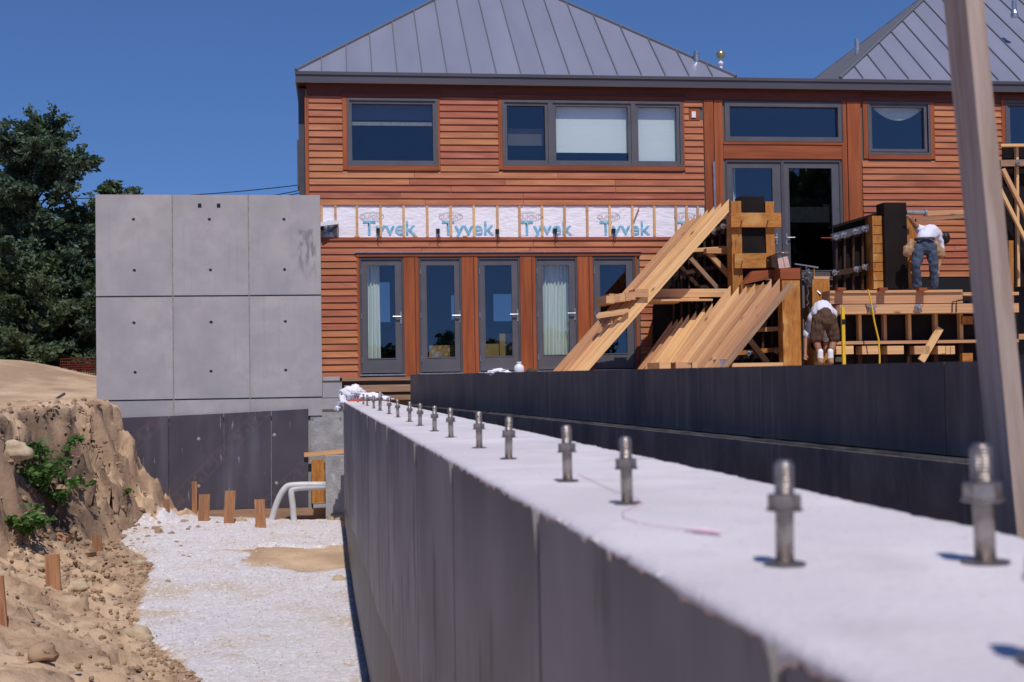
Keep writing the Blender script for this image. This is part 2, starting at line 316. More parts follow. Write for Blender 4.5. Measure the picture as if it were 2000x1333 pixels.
# ------------------------------------------------------------------ ground
def sm(x, a=0., b=1.):
    t = min(1, max(0, (x-a)/(b-a))); return t*t*(3-2*t)
WA, WBk, WC = .455, 1.08, -.1486                 # white wall: left edge, right edge, direction
def xw(y): return WA+WC*y
def xd(y): return 1.63-.207*(y-4.7)              # dark wall left face
def floor_z(y): return -2.65+.5*sm(y, 15, 22)
bpx = [(400, 1333), (345, 1295), (300, 1260), (262, 1205), (268, 1165), (300, 1110), (235, 1065), (215, 1032)]
def fhit(px, py):
    d = ray(px, py); y = 15.
    for _ in range(40): y = .5*y+.5*(floor_z(y)/(d.z/d.y))
    return d*(y/d.y)
bnd = sorted([(fhit(*p).y, fhit(*p).x) for p in bpx])
def xb(y):
    if y <= bnd[0][0]: return bnd[0][1]+(bnd[0][0]-y)*.45
    for (a, xa), (b, x2) in zip(bnd, bnd[1:]):
        if y <= b: return xa+(x2-xa)*(y-a)/(b-a)
    return bnd[-1][1]+(y-bnd[-1][0])*.9
CW = 1.75                                         # concrete wall front plane, metres before the facade
def height(x, y, fine=True):
    p = Vector((x, y, 0)); f = (p-F0); w = f.dot(N); u = f.dot(U)
    plat = -.32+.35*sm(y, 19, 26)+.62*math.exp(-((x+10.6)**2/5+(y-27)**2/10))
    if y > 34: plat = plat*(1-sm(y, 34, 44))
    n1 = noise.noise(Vector((x*.8, y*.8, 3))); n2 = noise.noise(Vector((x*2.6, y*2.6, 9))); n3 = noise.noise(Vector((x*8, y*8, 5)))
    n4 = noise.noise(Vector((x*20, y*20, 1)))
    if w > CW-.15 and x < xw(y)+.3:               # pit side
        fl = floor_z(y)-.10*sm(x, xw(y)-2.5, xw(y)-.2)*sm(y, 15, 19)
        d = xb(y)-x+.25*n1
        rough = sm(d, -.1, .5)
        n5 = 1-2*abs(noise.noise(Vector((x*1.7, y*1.7, 21)))); n6 = 1-2*abs(noise.noise(Vector((x*5, y*5, 31))))
        z = fl+.62*sm(d, 0, 2.3)+rough*(.08*n1+.09*n2+.08*n3+.045*n4+.06*(n6-.6))+(1-rough)*.010*n3
        cx = -6.45+.5*sm(y, 17, 20)+.35*n1+.22*n2
        wd_ = .85+1.3*sm(y, 20.3, 21.8)
        cx += .95*sm(y, 20.4, 21.9)
        dc = cx-x; cf = .42*sm(dc, 0, .35)+.22*sm(dc, .30, wd_*.7)+.36*sm(dc, wd_*.62, wd_) if y < 20.8 else sm(dc, 0, wd_)
        if 20.2 < y < 20.8: k_ = (y-20.2)/.6; c1 = sm(dc, 0, wd_); c0 = .42*sm(dc, 0, .35)+.22*sm(dc, .30, wd_*.7)+.36*sm(dc, wd_*.62, wd_); cf = c0+(c1-c0)*k_
        z = z*(1-cf)+plat*cf+min(1, 5*cf*(1-cf))*(.16*n2+.20*n3+.11*n4+.26*(n5-.6)+.18*(n6-.6))+cf*(.07*n2+.05*n3+.03*n4)
        if y < 6.5: z = z+(-1.7-z)*(1-sm(y, 4.5, 6.5))
    elif x < xd(y)+.15 and y < 20.6 and x >= xw(y)+.3:
        z = -1.6
    elif w <= CW-.15 and x < -1.2:
        z = plat if x < -6 else plat+(-.9-plat)*sm(x, -6, -5)
        z += .02*n2
    elif y >= 20.6 and x < xd(20.3)+.4: z = -.9
    else: z = .0+.1*sm(y, 8, 20)-.05*0+.02*n2
    far = sm(math.hypot(x, y-12), 45, 90); z = z*(1-far)+(-.3)*far
    return z
def hit(px, py):
    d = ray(px, py); y = 5.
    while y < 26:
        p = d*(y/d.y)
        if p.z <= height(p.x, p.y): return p
        y += .04
    return d*(22/d.y)
def spans(segs):
    out = [segs[0][0]]
    for a, b, s in segs:
        n = max(1, int(round((b-a)/s))); out += [a+(b-a)*(i+1)/n for i in range(n)]
    return out
geo = [1.3**k for k in range(1, 24)]
gx = spans([(-16, -9, .25), (-9, -5.2, .045), (-5.2, 0, .08), (0, 14, .35)]); gy = spans([(-6, 8, .4), (8, 15.5, .085), (15.5, 23.2, .06), (23.2, 34, .3)])
gx = [-16-3*g for g in geo[::-1]]+gx+[14+3*g for g in geo]; gy = [-6-3*g for g in geo[::-1]]+gy+[34+3*g for g in geo]
nx = len(gx)
def rugged(x, y):
    z = height(x, y)
    if not (-9.2 < x < -1 and 8 < y < 22.8): return (x, y, z)
    st = min(1, max(abs(height(x+.1, y)-z), abs(height(x, y+.1)-z))/.1/1.1)
    st = sm(st, .25, .9)*(1-.6*sm(y, 20.6, 21.6))+.12
    if st < .02: return (x, y, z)
    o = Vector((0, 0, 0)); p = Vector((x, y, z))
    for f_, a_ in ((1.5, .13), (4, .09), (10, .055), (22, .028)):
        q = p*f_; k = noise.noise(q+Vector((f_, 3, 1))); o += Vector((k, noise.noise(q+Vector((9, f_, 5))), .6*noise.noise(q+Vector((2, 7, f_)))))*a_
    return tuple(p+o*st)
V = [rugged(x, y) for y in gy for x in gx]
Fc = [(j*nx+i, j*nx+i+1, (j+1)*nx+i+1, (j+1)*nx+i) for j in range(len(gy)-1) for i in range(nx-1)]
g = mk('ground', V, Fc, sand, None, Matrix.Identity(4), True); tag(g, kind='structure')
# gravel bed: its own sheet with depth over the pit floor
gxx = spans([(-8, 0, .06)]); gyy = spans([(5.5, 22.6, .07)])
vid = {}; V = []; Fc = []
def gr_in(x, y):
    p = Vector((x, y, 0)); w = (p-F0).dot(N)
    n = .16*noise.noise(Vector((x*1.9, y*1.9, 7)))+.10*noise.noise(Vector((x*6, y*6, 2)))
    d = min(x-xb(y)+n, xw(y)+.02-x, w-(CW+.28)+n*.5)
    # bare sand hollow beside the wall
    e = max(abs((x-(xw(y)-.75))/1.0), abs((y-18.3-(x-xw(y))*.15)/1.0)); r = math.hypot((x-(xw(y)-.35))/1.1, (y-18.95)/.7)
    return min(d, (r-1)*.8+n*2.6+.1*noise.noise(Vector((x*14, y*14, 6))), (floor_z(y)+.30-height(x, y))*2)
for j, y in enumerate(gyy):
    for i, x in enumerate(gxx):
        d = gr_in(x, y)
        if d > -.05:
            n = noise.noise(Vector((x*9, y*9, 4))); vid[i, j] = len(V)
            V.append((x, y, height(x, y)+max(-.06, min(.03, (d-.02)*1.2))+.004*n+.0025*noise.noise(Vector((x*30, y*30, 8)))+max(0, min(1, d*4))*.02*noise.noise(Vector((x*1.5, y*1.5, 3)))))
for (i, j), k in vid.items():
    if any((i+a, j+b) not in vid for a in (-1, 0, 1) for b in (-1, 0, 1)): V[k] = (V[k][0], V[k][1], height(V[k][0], V[k][1])-.05)
for j in range(len(gyy)-1):
    for i in range(len(gxx)-1):
        q = [(i, j), (i+1, j), (i+1, j+1), (i, j+1)]
        if all(k in vid for k in q): Fc.append(tuple(vid[k] for k in q))
g = mk('gravel_path', V, Fc, gravm, None, Matrix.Identity(4), True); tag(g, kind='structure')
# ------------------------------------------------------------------ house
house = thing('house', HM @ Matrix.Translation((0, 0, -.9)), 'two storey cedar clad house with zinc hip roofs and an unfinished band of housewrap', 'house')
def hbox(name, u0, u1, w0, w1, z0, z1, m, parent=house): return MB().hbox(u0, u1, w0, w1, z0, z1).done(name, m, parent)
def hpx(name, x0, y0, x1, y1, w0, w1, m, parent=house): return MB().pbox(x0, y0, x1, y1, w0, w1).done(name, m, parent)
def Ux(x, y=400, w=0): return uz(x, y, w)[0]
def Zy(x, y, w=0): return uz(x, y, w)[1]
UL = 0.0; UR = Ux(2120)
Zf = Zy(1000, 732)                                   # lower floor
blocked = []; openings = []
def rect(x0, y0, x1, y1):
    xm, ym = (x0+x1)/2, (y0+y1)/2
    return Ux(x0, ym), Ux(x1, ym), Zy(xm, y1), Zy(xm, y0)
def frame_mb(u0, u1, z0, z1, t, w0, w1, tb=None):
    tb = tb or t; mb = MB()
    mb.hbox(u0, u0+t, w0, w1, z0, z1); mb.hbox(u1-t, u1, w0, w1, z0, z1)
    mb.hbox(u0+t, u1-t, w0, w1, z1-t, z1); mb.hbox(u0+t, u1-t, w0, w1, z0, z0+tb); return mb
def window(trim, fr, panes, name='window', cap=True):
    """trim: outer trim px rect; fr: frame px rect; panes: list of px rects"""
    u0, u1, z0, z1 = rect(*trim); blocked.append((u0, u1, z0, z1)); U0, U1, Z0, Z1 = rect(*fr); openings.append((U0, U1, Z0, Z1))
    wf = frame_mb(U0, U1, Z0, Z1, .045, -.10, .035).done(name, grey, house)
    for i, p in enumerate(panes):
        a, b, c, d = rect(*p); t = .05
        s = frame_mb(a-t, b+t, max(c-t, Z0+.047), min(d+t, Z1-.047), t+.004, -.07, .012); s.done('sash', grey, wf)
        MB().hbox(a-.01, b+.01, -.052, -.046, c-.01, d+.01).done('pane', glass, wf)
        if i: MB().hbox(pb_+t+.003, a-t-.003, -.08, .033, Z0+.047, Z1-.047).done('mullion', grey, wf)
        pb_ = b
    MB().hbox(u0, U0-.004, -.004, .032, z0, Z1+.004).done('side_trim', cedar_v, wf); MB().hbox(U1+.004, u1, -.004, .032, z0, Z1+.004).done('side_trim', cedar_v, wf)
    MB().hbox(U0-.002, U1+.002, -.004, .045, z0-.01, Z0-.004).done('sill', cedar_h, wf)
    if cap: MB().hbox(u0-.01, u1+.01, -.004, .034, Z1+.008, z1-.012).done('head_trim', cedar_d, wf); MB().hbox(u0-.03, u1+.03, -.004, .06, z1-.01, z1+.006).done('drip_cap', cedar_d, wf)
    return wf
w1 = window((669, 183, 859, 333), (678, 193, 855, 325), [(687, 201, 846, 316)])
w2 = window((973, 187, 1336, 333), (981, 198, 1332, 325), [(990, 206, 1065, 318), (1085, 206, 1227, 318), (1246, 206, 1322, 318)])
w3 = window((1685, 189, 1824, 311), (1694, 200, 1816, 303), [(1702, 207, 1805, 292)])
w4 = window((1955, 187, 2110, 305), (1963, 198, 2100, 296), [(1972, 206, 2090, 286)])
# light blinds, pelmet, valance: parts of their windows
def inpart(name, x0, y0, x1, y1, w, m, par, th=.01): return MB().pbox(x0, y0, x1, y1, w-th, w).done(name, m, par)
inpart('blind', 1086, 204, 1226, 299, -.13, blind, w2); inpart('blind', 1246, 204, 1322, 318, -.13, blind, w2)
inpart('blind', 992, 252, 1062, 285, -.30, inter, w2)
mb = MB().pbox(688, 200, 846, 235, -.2, -.19); mb.done('blind', greyd, w1); inpart('bottom_rail', 688, 239, 846, 246, -.16, concj, w1, .02)
# swagged valance
pts = []; n = 14
a = hp(1703, 208, -.12); b = hp(1804, 208, -.12); vs = []; fs = []
for i in range(n+1):
    s = i/n; p = a.lerp(b, s); sag = .26*(1-(2*s-1)**2)
    for k in range(5): vs.append(p+Vector((0, 0, -(.02+sag*k/4)))+N*(.015*sin(k*2.4+s*4)))
for i in range(n):
    for k in range(4): q = i*5+k; fs.append((q, q+5, q+6, q+1))
mk('valance', vs, fs, curt, w3, None, True)
# transom and double door
tw = hbox; U0, U1, Z0, Z1 = rect(1415, 200, 1645, 278); openings.append((U0, U1, Z0, Z1))
tr_ = frame_mb(U0, U1, Z0, Z1, .095, -.1, .03).done('window', grey, house); MB().hbox(U0+.09, U1-.09, -.05, -.044, Z0+.09, Z1-.09).done('pane', glass, tr_)
def handle(par, px, py, dirn, w=.03):
    c = hp(px, py, w); mb = MB().box(c+N*.006, U*.016, N*.006, Vector((0, 0, .11)))
    mb.tube([c+Vector((0, 0, .02)), c+Vector((0, 0, .02))+N*.05, c+Vector((0, 0, .02))+N*.055+U*.15*dirn], .011, 8)
    return mb.done('door_handle', steel, par)
def door(px, glass_px, hx=None, hy=None, hd=-1, hinge=None, name='door'):
    U0, U1, Z0, Z1 = rect(*px); openings.append((U0, U1, Z0, Z1)); a, b, c, d = rect(*glass_px)
    mb = MB(); mb.hbox(U0+.035, a, -.06, -.012, Z0+.02, Z1-.035); mb.hbox(b, U1-.035, -.06, -.012, Z0+.02, Z1-.035)
    mb.hbox(a, b, -.06, -.012, d, Z1-.035); mb.hbox(a, b, -.06, -.012, Z0+.02, c)
    D = mb.done(name, grey, house)
    f = MB(); f.hbox(U0, U0+.032, -.1, .012, Z0, Z1); f.hbox(U1-.032, U1, -.1, .012, Z0, Z1); f.hbox(U0+.032, U1-.032, -.1, .012, Z1-.032, Z1); f.done('door_frame', greyd, D)
    f = MB(); t = .018
    f.hbox(a, a+t, -.05, -.004, c, d); f.hbox(b-t, b, -.05, -.004, c, d); f.hbox(a+t, b-t, -.05, -.004, d-t, d); f.hbox(a+t, b-t, -.05, -.004, c, c+t); f.done('glazing_bead', grey, D)
    MB().hbox(a+.005, b-.005, -.04, -.034, c+.005, d-.005).done('pane', glass, D)
    MB().hbox(U0-.01, U1+.01, -.05, .06, Z0-.03, Z0-.004).done('threshold', steel, D)
    if hx:
        handle(D, hx, hy, hd, -.012)
    if hinge is not None:
        for k in (.12, .5, .88):
            MB().lathe(hw(U0+.03 if hinge else U1-.03, .018, Z0+(Z1-Z0)*k), [(.009, -.05), (.009, .05)], 8).done('hinge', steel, D)
    return D
DX = [(703, 789, 717, 774), (819, 902, 832, 890), (934, 1016, 946, 1002), (1047, 1128, 1059, 1114), (1159, 1241, 1171, 1226)]
doors = []
for i, (a, b, c, d) in enumerate(DX):
    ty = 504-.3*i; by = 731-2.4*i
    doors.append(door((a, ty, b, by), (c, ty+13, d, by-29), d+9, 621-2.2*i, -1, True))
dl = door((1419, 314, 1530, 545), (1431, 327, 1512, 530), 1517, 467, -1, None); dr = door((1530, 314, 1644, 545), (1541, 327, 1628, 530), 1536, 467, 1, None)
for i, lb in enumerate(['first glazed door from the concrete wall, pale curtain inside', 'glazed door with the patterned stool behind it', 'glazed door with mustard armchair behind it', 'glazed door filled by a pale curtain', 'glazed door partly hidden behind the leaning planks']): doors[i]['label'] = lb
# trims round the door row
du0 = Ux(696); du1 = Ux(1246); hz = Zy(970, 501); hzt = Zy(970, 494)
blocked.append((du0, du1, -2, hzt+.01)); edges = [696]+sum([[a, b] for a, b, _, _ in DX], [])+[1246]
for k in range(0, len(edges), 2):
    a, b = Ux(edges[k], 610)+.004, Ux(edges[k+1], 610)-.004
    hbox('door_post_trim', a, b, -.003, .022, Zf-.02, hz-.003, cedar_v)
    if b-a > .15: hbox('post_groove_strip', b-.075, b-.06, .022, .028, Zf, hz-.01, cedar_d)
hbox('door_head_trim', du0-.02, du1+.02, -.003, .035, hz, hzt-.004, cedar_h); hbox('drip_cap', du0-.04, du1+.04, -.003, .06, hzt, hzt+.014, steel)
# housewrap band
wz0, wz1 = Zy(1000, 464), Zy(1000, 402); wu0, wu1 = Ux(622), Ux(1375)
blocked.append((-1, wu1+.1, wz0+.0, wz1-.0))
nxw = 360; nzw = 22; vs = []; fs = []
for j in range(nzw+1):
    for i in range(nxw+1):
        u = wu0+(wu1-wu0)*i/nxw; z = wz0+(wz1-wz0)*j/nzw
        q = Vector((u*3+z*4*noise.noise(Vector((u*.8, 0, 0))), z*11-u*1.2*noise.noise(Vector((u*.5, 2, 0))), 1))
        vs.append(hw(u, .004+.006*noise.noise(q)+.003*noise.noise(q*2.3), z))
for j in range(nzw):
    for i in range(nxw): a = j*(nxw+1)+i; fs.append((a, a+1, a+nxw+2, a+nxw+1))
wrap = mk('housewrap', vs, fs, wrapm, house, None, True); wrap['label'] = 'white housewrap band with blue lettering between battens'
def text_part(body, u, w, z, size, m, parent, name, off=0.0, sx=1.0):
    c = bpy.data.curves.new('t', 'FONT'); c.body = body; c.size = size; c.offset = off; c.fill_mode = 'FRONT'; c.resolution_u = 3
    o = bpy.data.objects.new('t', c); col.objects.link(o); bpy.context.view_layer.update()
    me = bpy.data.meshes.new_from_object(o.evaluated_get(bpy.context.evaluated_depsgraph_get())); bpy.data.objects.remove(o)
    me.name = name; me.materials.clear(); me.materials.append(m)
    M = HM @ Matrix.Translation((u, -w, z)) @ Matrix.Rotation(pi/2, 4, 'X') @ Matrix.Scale(sx, 4, (1, 0, 0))
    return link(name, me, parent, M)
for i, x in enumerate([553, 708, 862, 1016, 1170, 1320]):
    z = Zy(x, 459)
    u = Ux(x)
    text_part('Tyvek', u, .0155, z, .365, printb, wrap, 'lettering', .004, 1.08)
    ox = x-8+2 if i else x-8
    if i: 
        text_part('DUPONT', Ux(ox+4), .015, Zy(x, 428), .12, printg, wrap, 'lettering', -.001, .78)
        vs = []; fs = []; cu, cz = Ux(ox+24), Zy(x, 423.5)
        for k in range(28):
            an = 2*pi*k/28
            for q in (1, .95): vs.append(hw(cu+.225*q*cos(an), .0152, cz+.085*(q if q == 1 else .90)*sin(an)))
        for k in range(28): a = 2*k; b = 2*((k+1) % 28); fs.append((a, b, b+1, a+1))
        mk('printed_oval', vs, fs, printg, wrap)
bx = [628, 655, 697, 743, 788, 834, 880, 925, 971, 1014, 1058, 1102, 1146, 1190, 1234, 1277, 1319, 1340, 1362]
for x in bx: hbox('batten', Ux(x)-.022, Ux(x)+.022, .0185, .034, wz0+.012, wz1-.004, lum)
for x in (697, 810, 908): hbox('batten', Ux(x)-.05, Ux(x)+.04, .018, .04, wz0+.006, wz0+.03, lum)
bar('loose_strap', 1238, 432, 1249, 404, .02, .035, .045, stakem, house)
hbox('ledger_strip', wu0, wu1+.03, -.002, .042, wz0-.055, wz0-.0, cedar); blocked.append((-1, wu1+.1, wz0-.055, wz0))
for (x, y) in [(738, 450), (855, 451), (971, 452), (1084, 451), (1198, 451)]:
    b_ = hpx('electrical_box', x-3, y-4, x+4, y+5, .01, .05, black); p = hp(x, y+2, .055)
    mb = MB(); mb.tube([p, p+Vector((.01, -.02, -.08)), p+Vector((-.01, -.01, -.16)), p+Vector((.02, -.01, -.22))], .007, 5)
    mb.tube([p, p+Vector((.03, -.02, -.06)), p+Vector((.05, -.01, -.13))], .006, 5); mb.done('wire', black, b_)
br = thing('bracket', hp(645, 445, .1), 'white bracket sticking out of the housewrap beside the concrete wall', 'bracket')
bar('arm', 622, 439, 662, 434, .07, .05, .2, whitep, br); bar('arm_shadow', 630, 463, 660, 441, .03, .05, .12, greyd, br); bar('end_plate', 626, 444, 632, 444, .10, .05, .14, black, br)  # dark slanting bar stands in for the arm's shadow on the wrap
# cornice posts, beam, frieze
zfr1 = Zy(1000, 166); zfr0 = Zy(1000, 192)
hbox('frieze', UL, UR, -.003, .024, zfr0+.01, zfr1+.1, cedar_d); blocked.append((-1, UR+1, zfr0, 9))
zb = Zy(1400, 545)
hbox('corner_post', -.035, .03, -.003, .03, Zf-.2, zfr0+.005, cedar_v)
for x0, x1 in ((1377, 1396), (1397, 1414), (1646, 1656), (1657, 1684)): hbox('portal_post', Ux(x0)+.003, Ux(x1)-.003, -.003, .03+.006*(x0 in (1377, 1657)), -.2, zfr0+.004, cedar_v)
blocked.append((Ux(1376), Ux(1685), -2, 9))
u0, u1 = Ux(1414)+.002, Ux(1646)-.002
hbox('portal_beam', u0, u1, -.003, .03, Zy(1530, 311), Zy(1530, 284), cedar_h); hbox('transom_sill', u0, u1, -.003, .045, Zy(1530, 283.5), Zy(1530, 279), cedar_h)
mb = MB().pbox(1346, 213, 1367, 235, -.002, .026); mb.done('outlet_plate', cedar_h, house); blocked.append(rect(1345, 212, 1368, 236))
hpx('outlet_cover', 1351, 218, 1359, 230, .026, .045, whitep)
# siding
def siding(ua, ub, z0, z1, rows):
    h = (z1-z0)/rows
    for r in range(rows):
        a, b = z0+r*h, z0+(r+1)*h; segs = [(ua, ub)]
        for (x0, x1, y0, y1) in blocked:
            ov = min(b, y1)-max(a, y0)
            if ov > .35*h:
                ns = []
                for s, e in segs:
                    if x1 <= s or x0 >= e: ns.append((s, e)); continue
                    if x0 > s: ns.append((s, x0))
                    if x1 < e: ns.append((x1, e))
                segs = ns
        for s, e in segs:
            if e-s < .06: continue
            cuts = [s]
            while e-cuts[-1] > 3.6: cuts.append(cuts[-1]+random.uniform(1.6, 3.2))
            cuts.append(e)
            for c0, c1 in zip(cuts, cuts[1:]):
                c0 += .003; c1 -= .003; t = random.uniform(-.002, .002); dz = random.uniform(-.0015, .0015)
                P = [hw(c0, .033+t, a+.005+dz), hw(c1, .033+t, a+.005), hw(c1, .002, a+.004), hw(c0, .002, a+.004+dz),
                     hw(c0, .010, b+.003), hw(c1, .010, b+.003), hw(c1, .001, b+.003), hw(c0, .001, b+.003)]
                mk('siding_board', P, [(0, 3, 2, 1), (4, 5, 6, 7), (0, 1, 5, 4), (1, 2, 6, 5), (2, 3, 7, 6), (3, 0, 4, 7)], cedar, house)
zs1 = Zy(1000, 193); zs0 = Zy(1000, 402); sh = (zs1-zs0)/16
siding(.032, Ux(1376)-.002, zs0, zs1, 16)
zl1 = Zy(1000, 470); nlow = int(round((zl1-(Zf-.02))/sh)); siding(.032, Ux(1376)-.002, Zf-.02, zl1, nlow)
nR = int(round((zs1-Zy(1780, 546))/sh)); siding(Ux(1685)+.002, UR, zs1-nR*sh, zs1, nR)
# wall core with openings
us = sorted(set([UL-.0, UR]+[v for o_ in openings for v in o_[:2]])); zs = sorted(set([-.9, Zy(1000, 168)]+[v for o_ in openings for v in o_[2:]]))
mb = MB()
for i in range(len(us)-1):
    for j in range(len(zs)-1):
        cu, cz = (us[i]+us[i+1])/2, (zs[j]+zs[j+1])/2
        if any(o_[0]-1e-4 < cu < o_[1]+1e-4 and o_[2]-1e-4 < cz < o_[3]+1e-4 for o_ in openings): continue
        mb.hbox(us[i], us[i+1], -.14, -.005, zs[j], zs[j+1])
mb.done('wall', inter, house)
ztop = Zy(1000, 168); DEP = 8.0
# side, back walls (back wall with two windows seen through the doors), floors
mb = MB(); mb.hbox(UL, UL+.14, -DEP, -.145, -.9, ztop); mb.hbox(UR-.14, UR, -DEP, -.145, -.9, ztop); mb.done('end_wall', cedar_d, house)
bo = []
for r_ in ((728, 552, 762, 630), (962, 575, 1004, 628), (880, 577, 897, 625)):
    a = uz(r_[0], r_[1], -DEP); b = uz(r_[2], r_[3], -DEP); bo.append((a[0], b[0], b[1], a[1]))
us = sorted(set([UL+.14, UR-.14]+[v for o_ in bo for v in o_[:2]])); zs = sorted(set([-.9, ztop]+[v for o_ in bo for v in o_[2:]])); mb = MB()
for i in range(len(us)-1):
    for j in range(len(zs)-1):
        cu, cz = (us[i]+us[i+1])/2, (zs[j]+zs[j+1])/2
        if any(o_[0] < cu < o_[1] and o_[2] < cz < o_[3] for o_ in bo): continue
        mb.hbox(us[i], us[i+1], -DEP, -DEP+.14, zs[j], zs[j+1])
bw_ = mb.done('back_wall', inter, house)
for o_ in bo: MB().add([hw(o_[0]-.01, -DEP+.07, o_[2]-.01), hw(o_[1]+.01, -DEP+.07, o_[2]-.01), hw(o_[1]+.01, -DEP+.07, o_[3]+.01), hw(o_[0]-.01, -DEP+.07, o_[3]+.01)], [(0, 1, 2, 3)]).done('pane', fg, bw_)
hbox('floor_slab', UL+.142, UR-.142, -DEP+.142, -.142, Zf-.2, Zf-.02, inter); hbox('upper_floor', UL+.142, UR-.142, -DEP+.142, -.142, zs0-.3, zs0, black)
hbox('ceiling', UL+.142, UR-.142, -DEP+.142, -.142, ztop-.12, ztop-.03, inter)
hbox('partition', Ux(1376), Ux(1376)+.12, -DEP+.143, -.15, Zf, zs0-.31, inter)
# fascia and soffit
OW = .19
zf1 = Zy(1000, 147, OW); zf0 = Zy(1000, 167, OW); ufl = Ux(577, 150, OW)
hbox('fascia', ufl, UR+.2, OW-.03, OW, zf0, zf1, greyd); hbox('gutter_lip', ufl-.01, UR+.2, OW-.01, OW+.022, zf1-.045, zf1+.012, greyd)
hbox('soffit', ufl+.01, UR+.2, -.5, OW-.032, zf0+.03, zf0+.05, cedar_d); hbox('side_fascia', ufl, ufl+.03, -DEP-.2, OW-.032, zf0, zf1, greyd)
# left side projection with an open casement
sb = hbox('side_bay', ufl+.035, UL-.04, -1.6, -.25, Zy(590, 385), zf0-.005, greyd)
hbox('side_bay_sash', ufl-.0, ufl+.03, -.9, -.3, Zy(585, 360), Zy(585, 268), grey, sb)
# roofs
T = .78
def hip_roof(u0, u1, w_front, depth, z, pitch_px=None):
    r = min((u1-u0)/2, depth/2); roof = MB().hbox(u0+.05, u1-.05, w_front-depth+.05, w_front-.05, z-.03, z-.004).done('roof', roofm, house)
    sp = .46; n = int((u1-u0)/sp)+1; sp = (u1-u0)/n
    def zf_(u): return max(0, min(u-u0, u1-u, r))
    def panel(P, name='roof_panel'):
        return MB().prism(P, Vector((0, 0, -.02))).done(name, roofm, house)
    for i in range(n):                                   # front slope
        a, b = u0+i*sp, u0+(i+1)*sp; pa, pb = zf_(a), zf_(b); P = [hw(a+.004, w_front, z), hw(b-.004, w_front, z)]
        m_ = (u0+u1)/2
        if pb > 1e-3: P.append(hw(b-.004, w_front-pb, z+T*pb))
        if a < m_ < b and pa+pb < 2*r-1e-3: P.append(hw(m_, w_front-r, z+T*r))
        if pa > 1e-3: P.append(hw(a+.004, w_front-pa, z+T*pa))
        if len(P) > 2: panel(P)
        if i and pa > .1:
            v = Vector((0, 0, 1)); mb = MB(); A, B = hw(a, w_front, z-.005), hw(a, w_front-pa, z+T*pa); mb.prism([A-U*.009, A+U*.009, A+U*.009+v*.04, A-U*.009+v*.04], B-A); mb.done('roof_seam', roofs, roof)
    n2 = int(depth/sp)+1; s2 = depth/n2
    for side in (0, 1):
        for i in range(n2):
            a, b = i*s2, (i+1)*s2; pa, pb = min(a, depth-a, r), min(b, depth-b, r); sg = 1 if side == 0 else -1; ue = u0 if side == 0 else u1
            P = [hw(ue, w_front-b+.004, z), hw(ue, w_front-a-.004, z)]
            if pa > 1e-3: P.append(hw(ue+sg*pa, w_front-a-.004, z+T*pa))
            if pb > 1e-3: P.append(hw(ue+sg*pb, w_front-b+.004, z+T*pb))
            if side: P = P[::-1]
            if len(P) > 2: panel(P)
            if i and pa > .1 and side == 0:
                v = Vector((0, 0, 1)); A, B = hw(ue, w_front-a, z-.005), hw(ue+sg*pa, w_front-a, z+T*pa); mb = MB(); mb.prism([A-N*.009, A+N*.009, A+N*.009+v*.04, A-N*.009+v*.04], B-A); mb.done('roof_seam', roofs, roof)
    panel([hw(u1, w_front-depth, z), hw(u0, w_front-depth, z), hw(u0+r, w_front-depth+r, z+T*r), hw(u1-r, w_front-depth+r, z+T*r)])
    for ue, sg in ((u0, 1), (u1, -1)):
        A = hw(ue, w_front, z+.01); B = hw(ue+sg*r, w_front-r, z+T*r+.01); MB().tube([A, B], .035, 6).done('hip_cap', roofs, roof)
        A = hw(ue, w_front-depth, z+.01); B = hw(ue+sg*r, w_front-depth+r, z+T*r+.01); MB().tube([A, B], .035, 6).done('hip_cap', roofs, roof)
    return roof
zr = Zy(1000, 146, OW)+.01
ra = hip_roof(Ux(578, 141, OW), Ux(1437, 150, OW), OW+.02, 8.0, zr); rb = hip_roof(Ux(1640, 148, OW), Ux(1640, 148, OW)+9.2, OW+.02, 8.0, zr)
hbox('flat_roof', Ux(1437, 150, OW)+.002, Ux(1640, 148, OW)-.002, -DEP, OW, zr-.02, zr-.004, roofm)
def vent(x, y0, y1, w, r=.05):
    a = hp(x, y1, w); b = hp(x, y0, w); MB().lathe(a-Vector((0, 0, .1)), [(r*1.6, 0), (r*1.5, .08), (r, .14), (r, (b-a).z+.1)], 14).done('roof_vent', steel, house)
vent(1361, 101, 136, -.35, .06); vent(1674, 77, 112, -2.6); vent(1981, 2, 25, -1.0)
b0 = hp(1408, 141, -.6); b1 = hp(1407.5, 107, -.6)
MB().lathe(b0-Vector((0, 0, .25)), [(.04, 0), (.035, .3), (.03, .38), (.05, .39), (.06, .42), (.02, .46), (.015, .5)], 12).done('finial_post', whitep, house)
mb = MB(); mb.lathe(b1, [(.085*sin(pi*k/10)+.001, -.085*cos(pi*k/10)) for k in range(11)], 16); mb.done('finial_ball', brass, house, None, True)
cond = MB().tube([hp(1394, 316, .08), hp(1397, 420, .08)], .022, 8).done('conduit', steel, house)
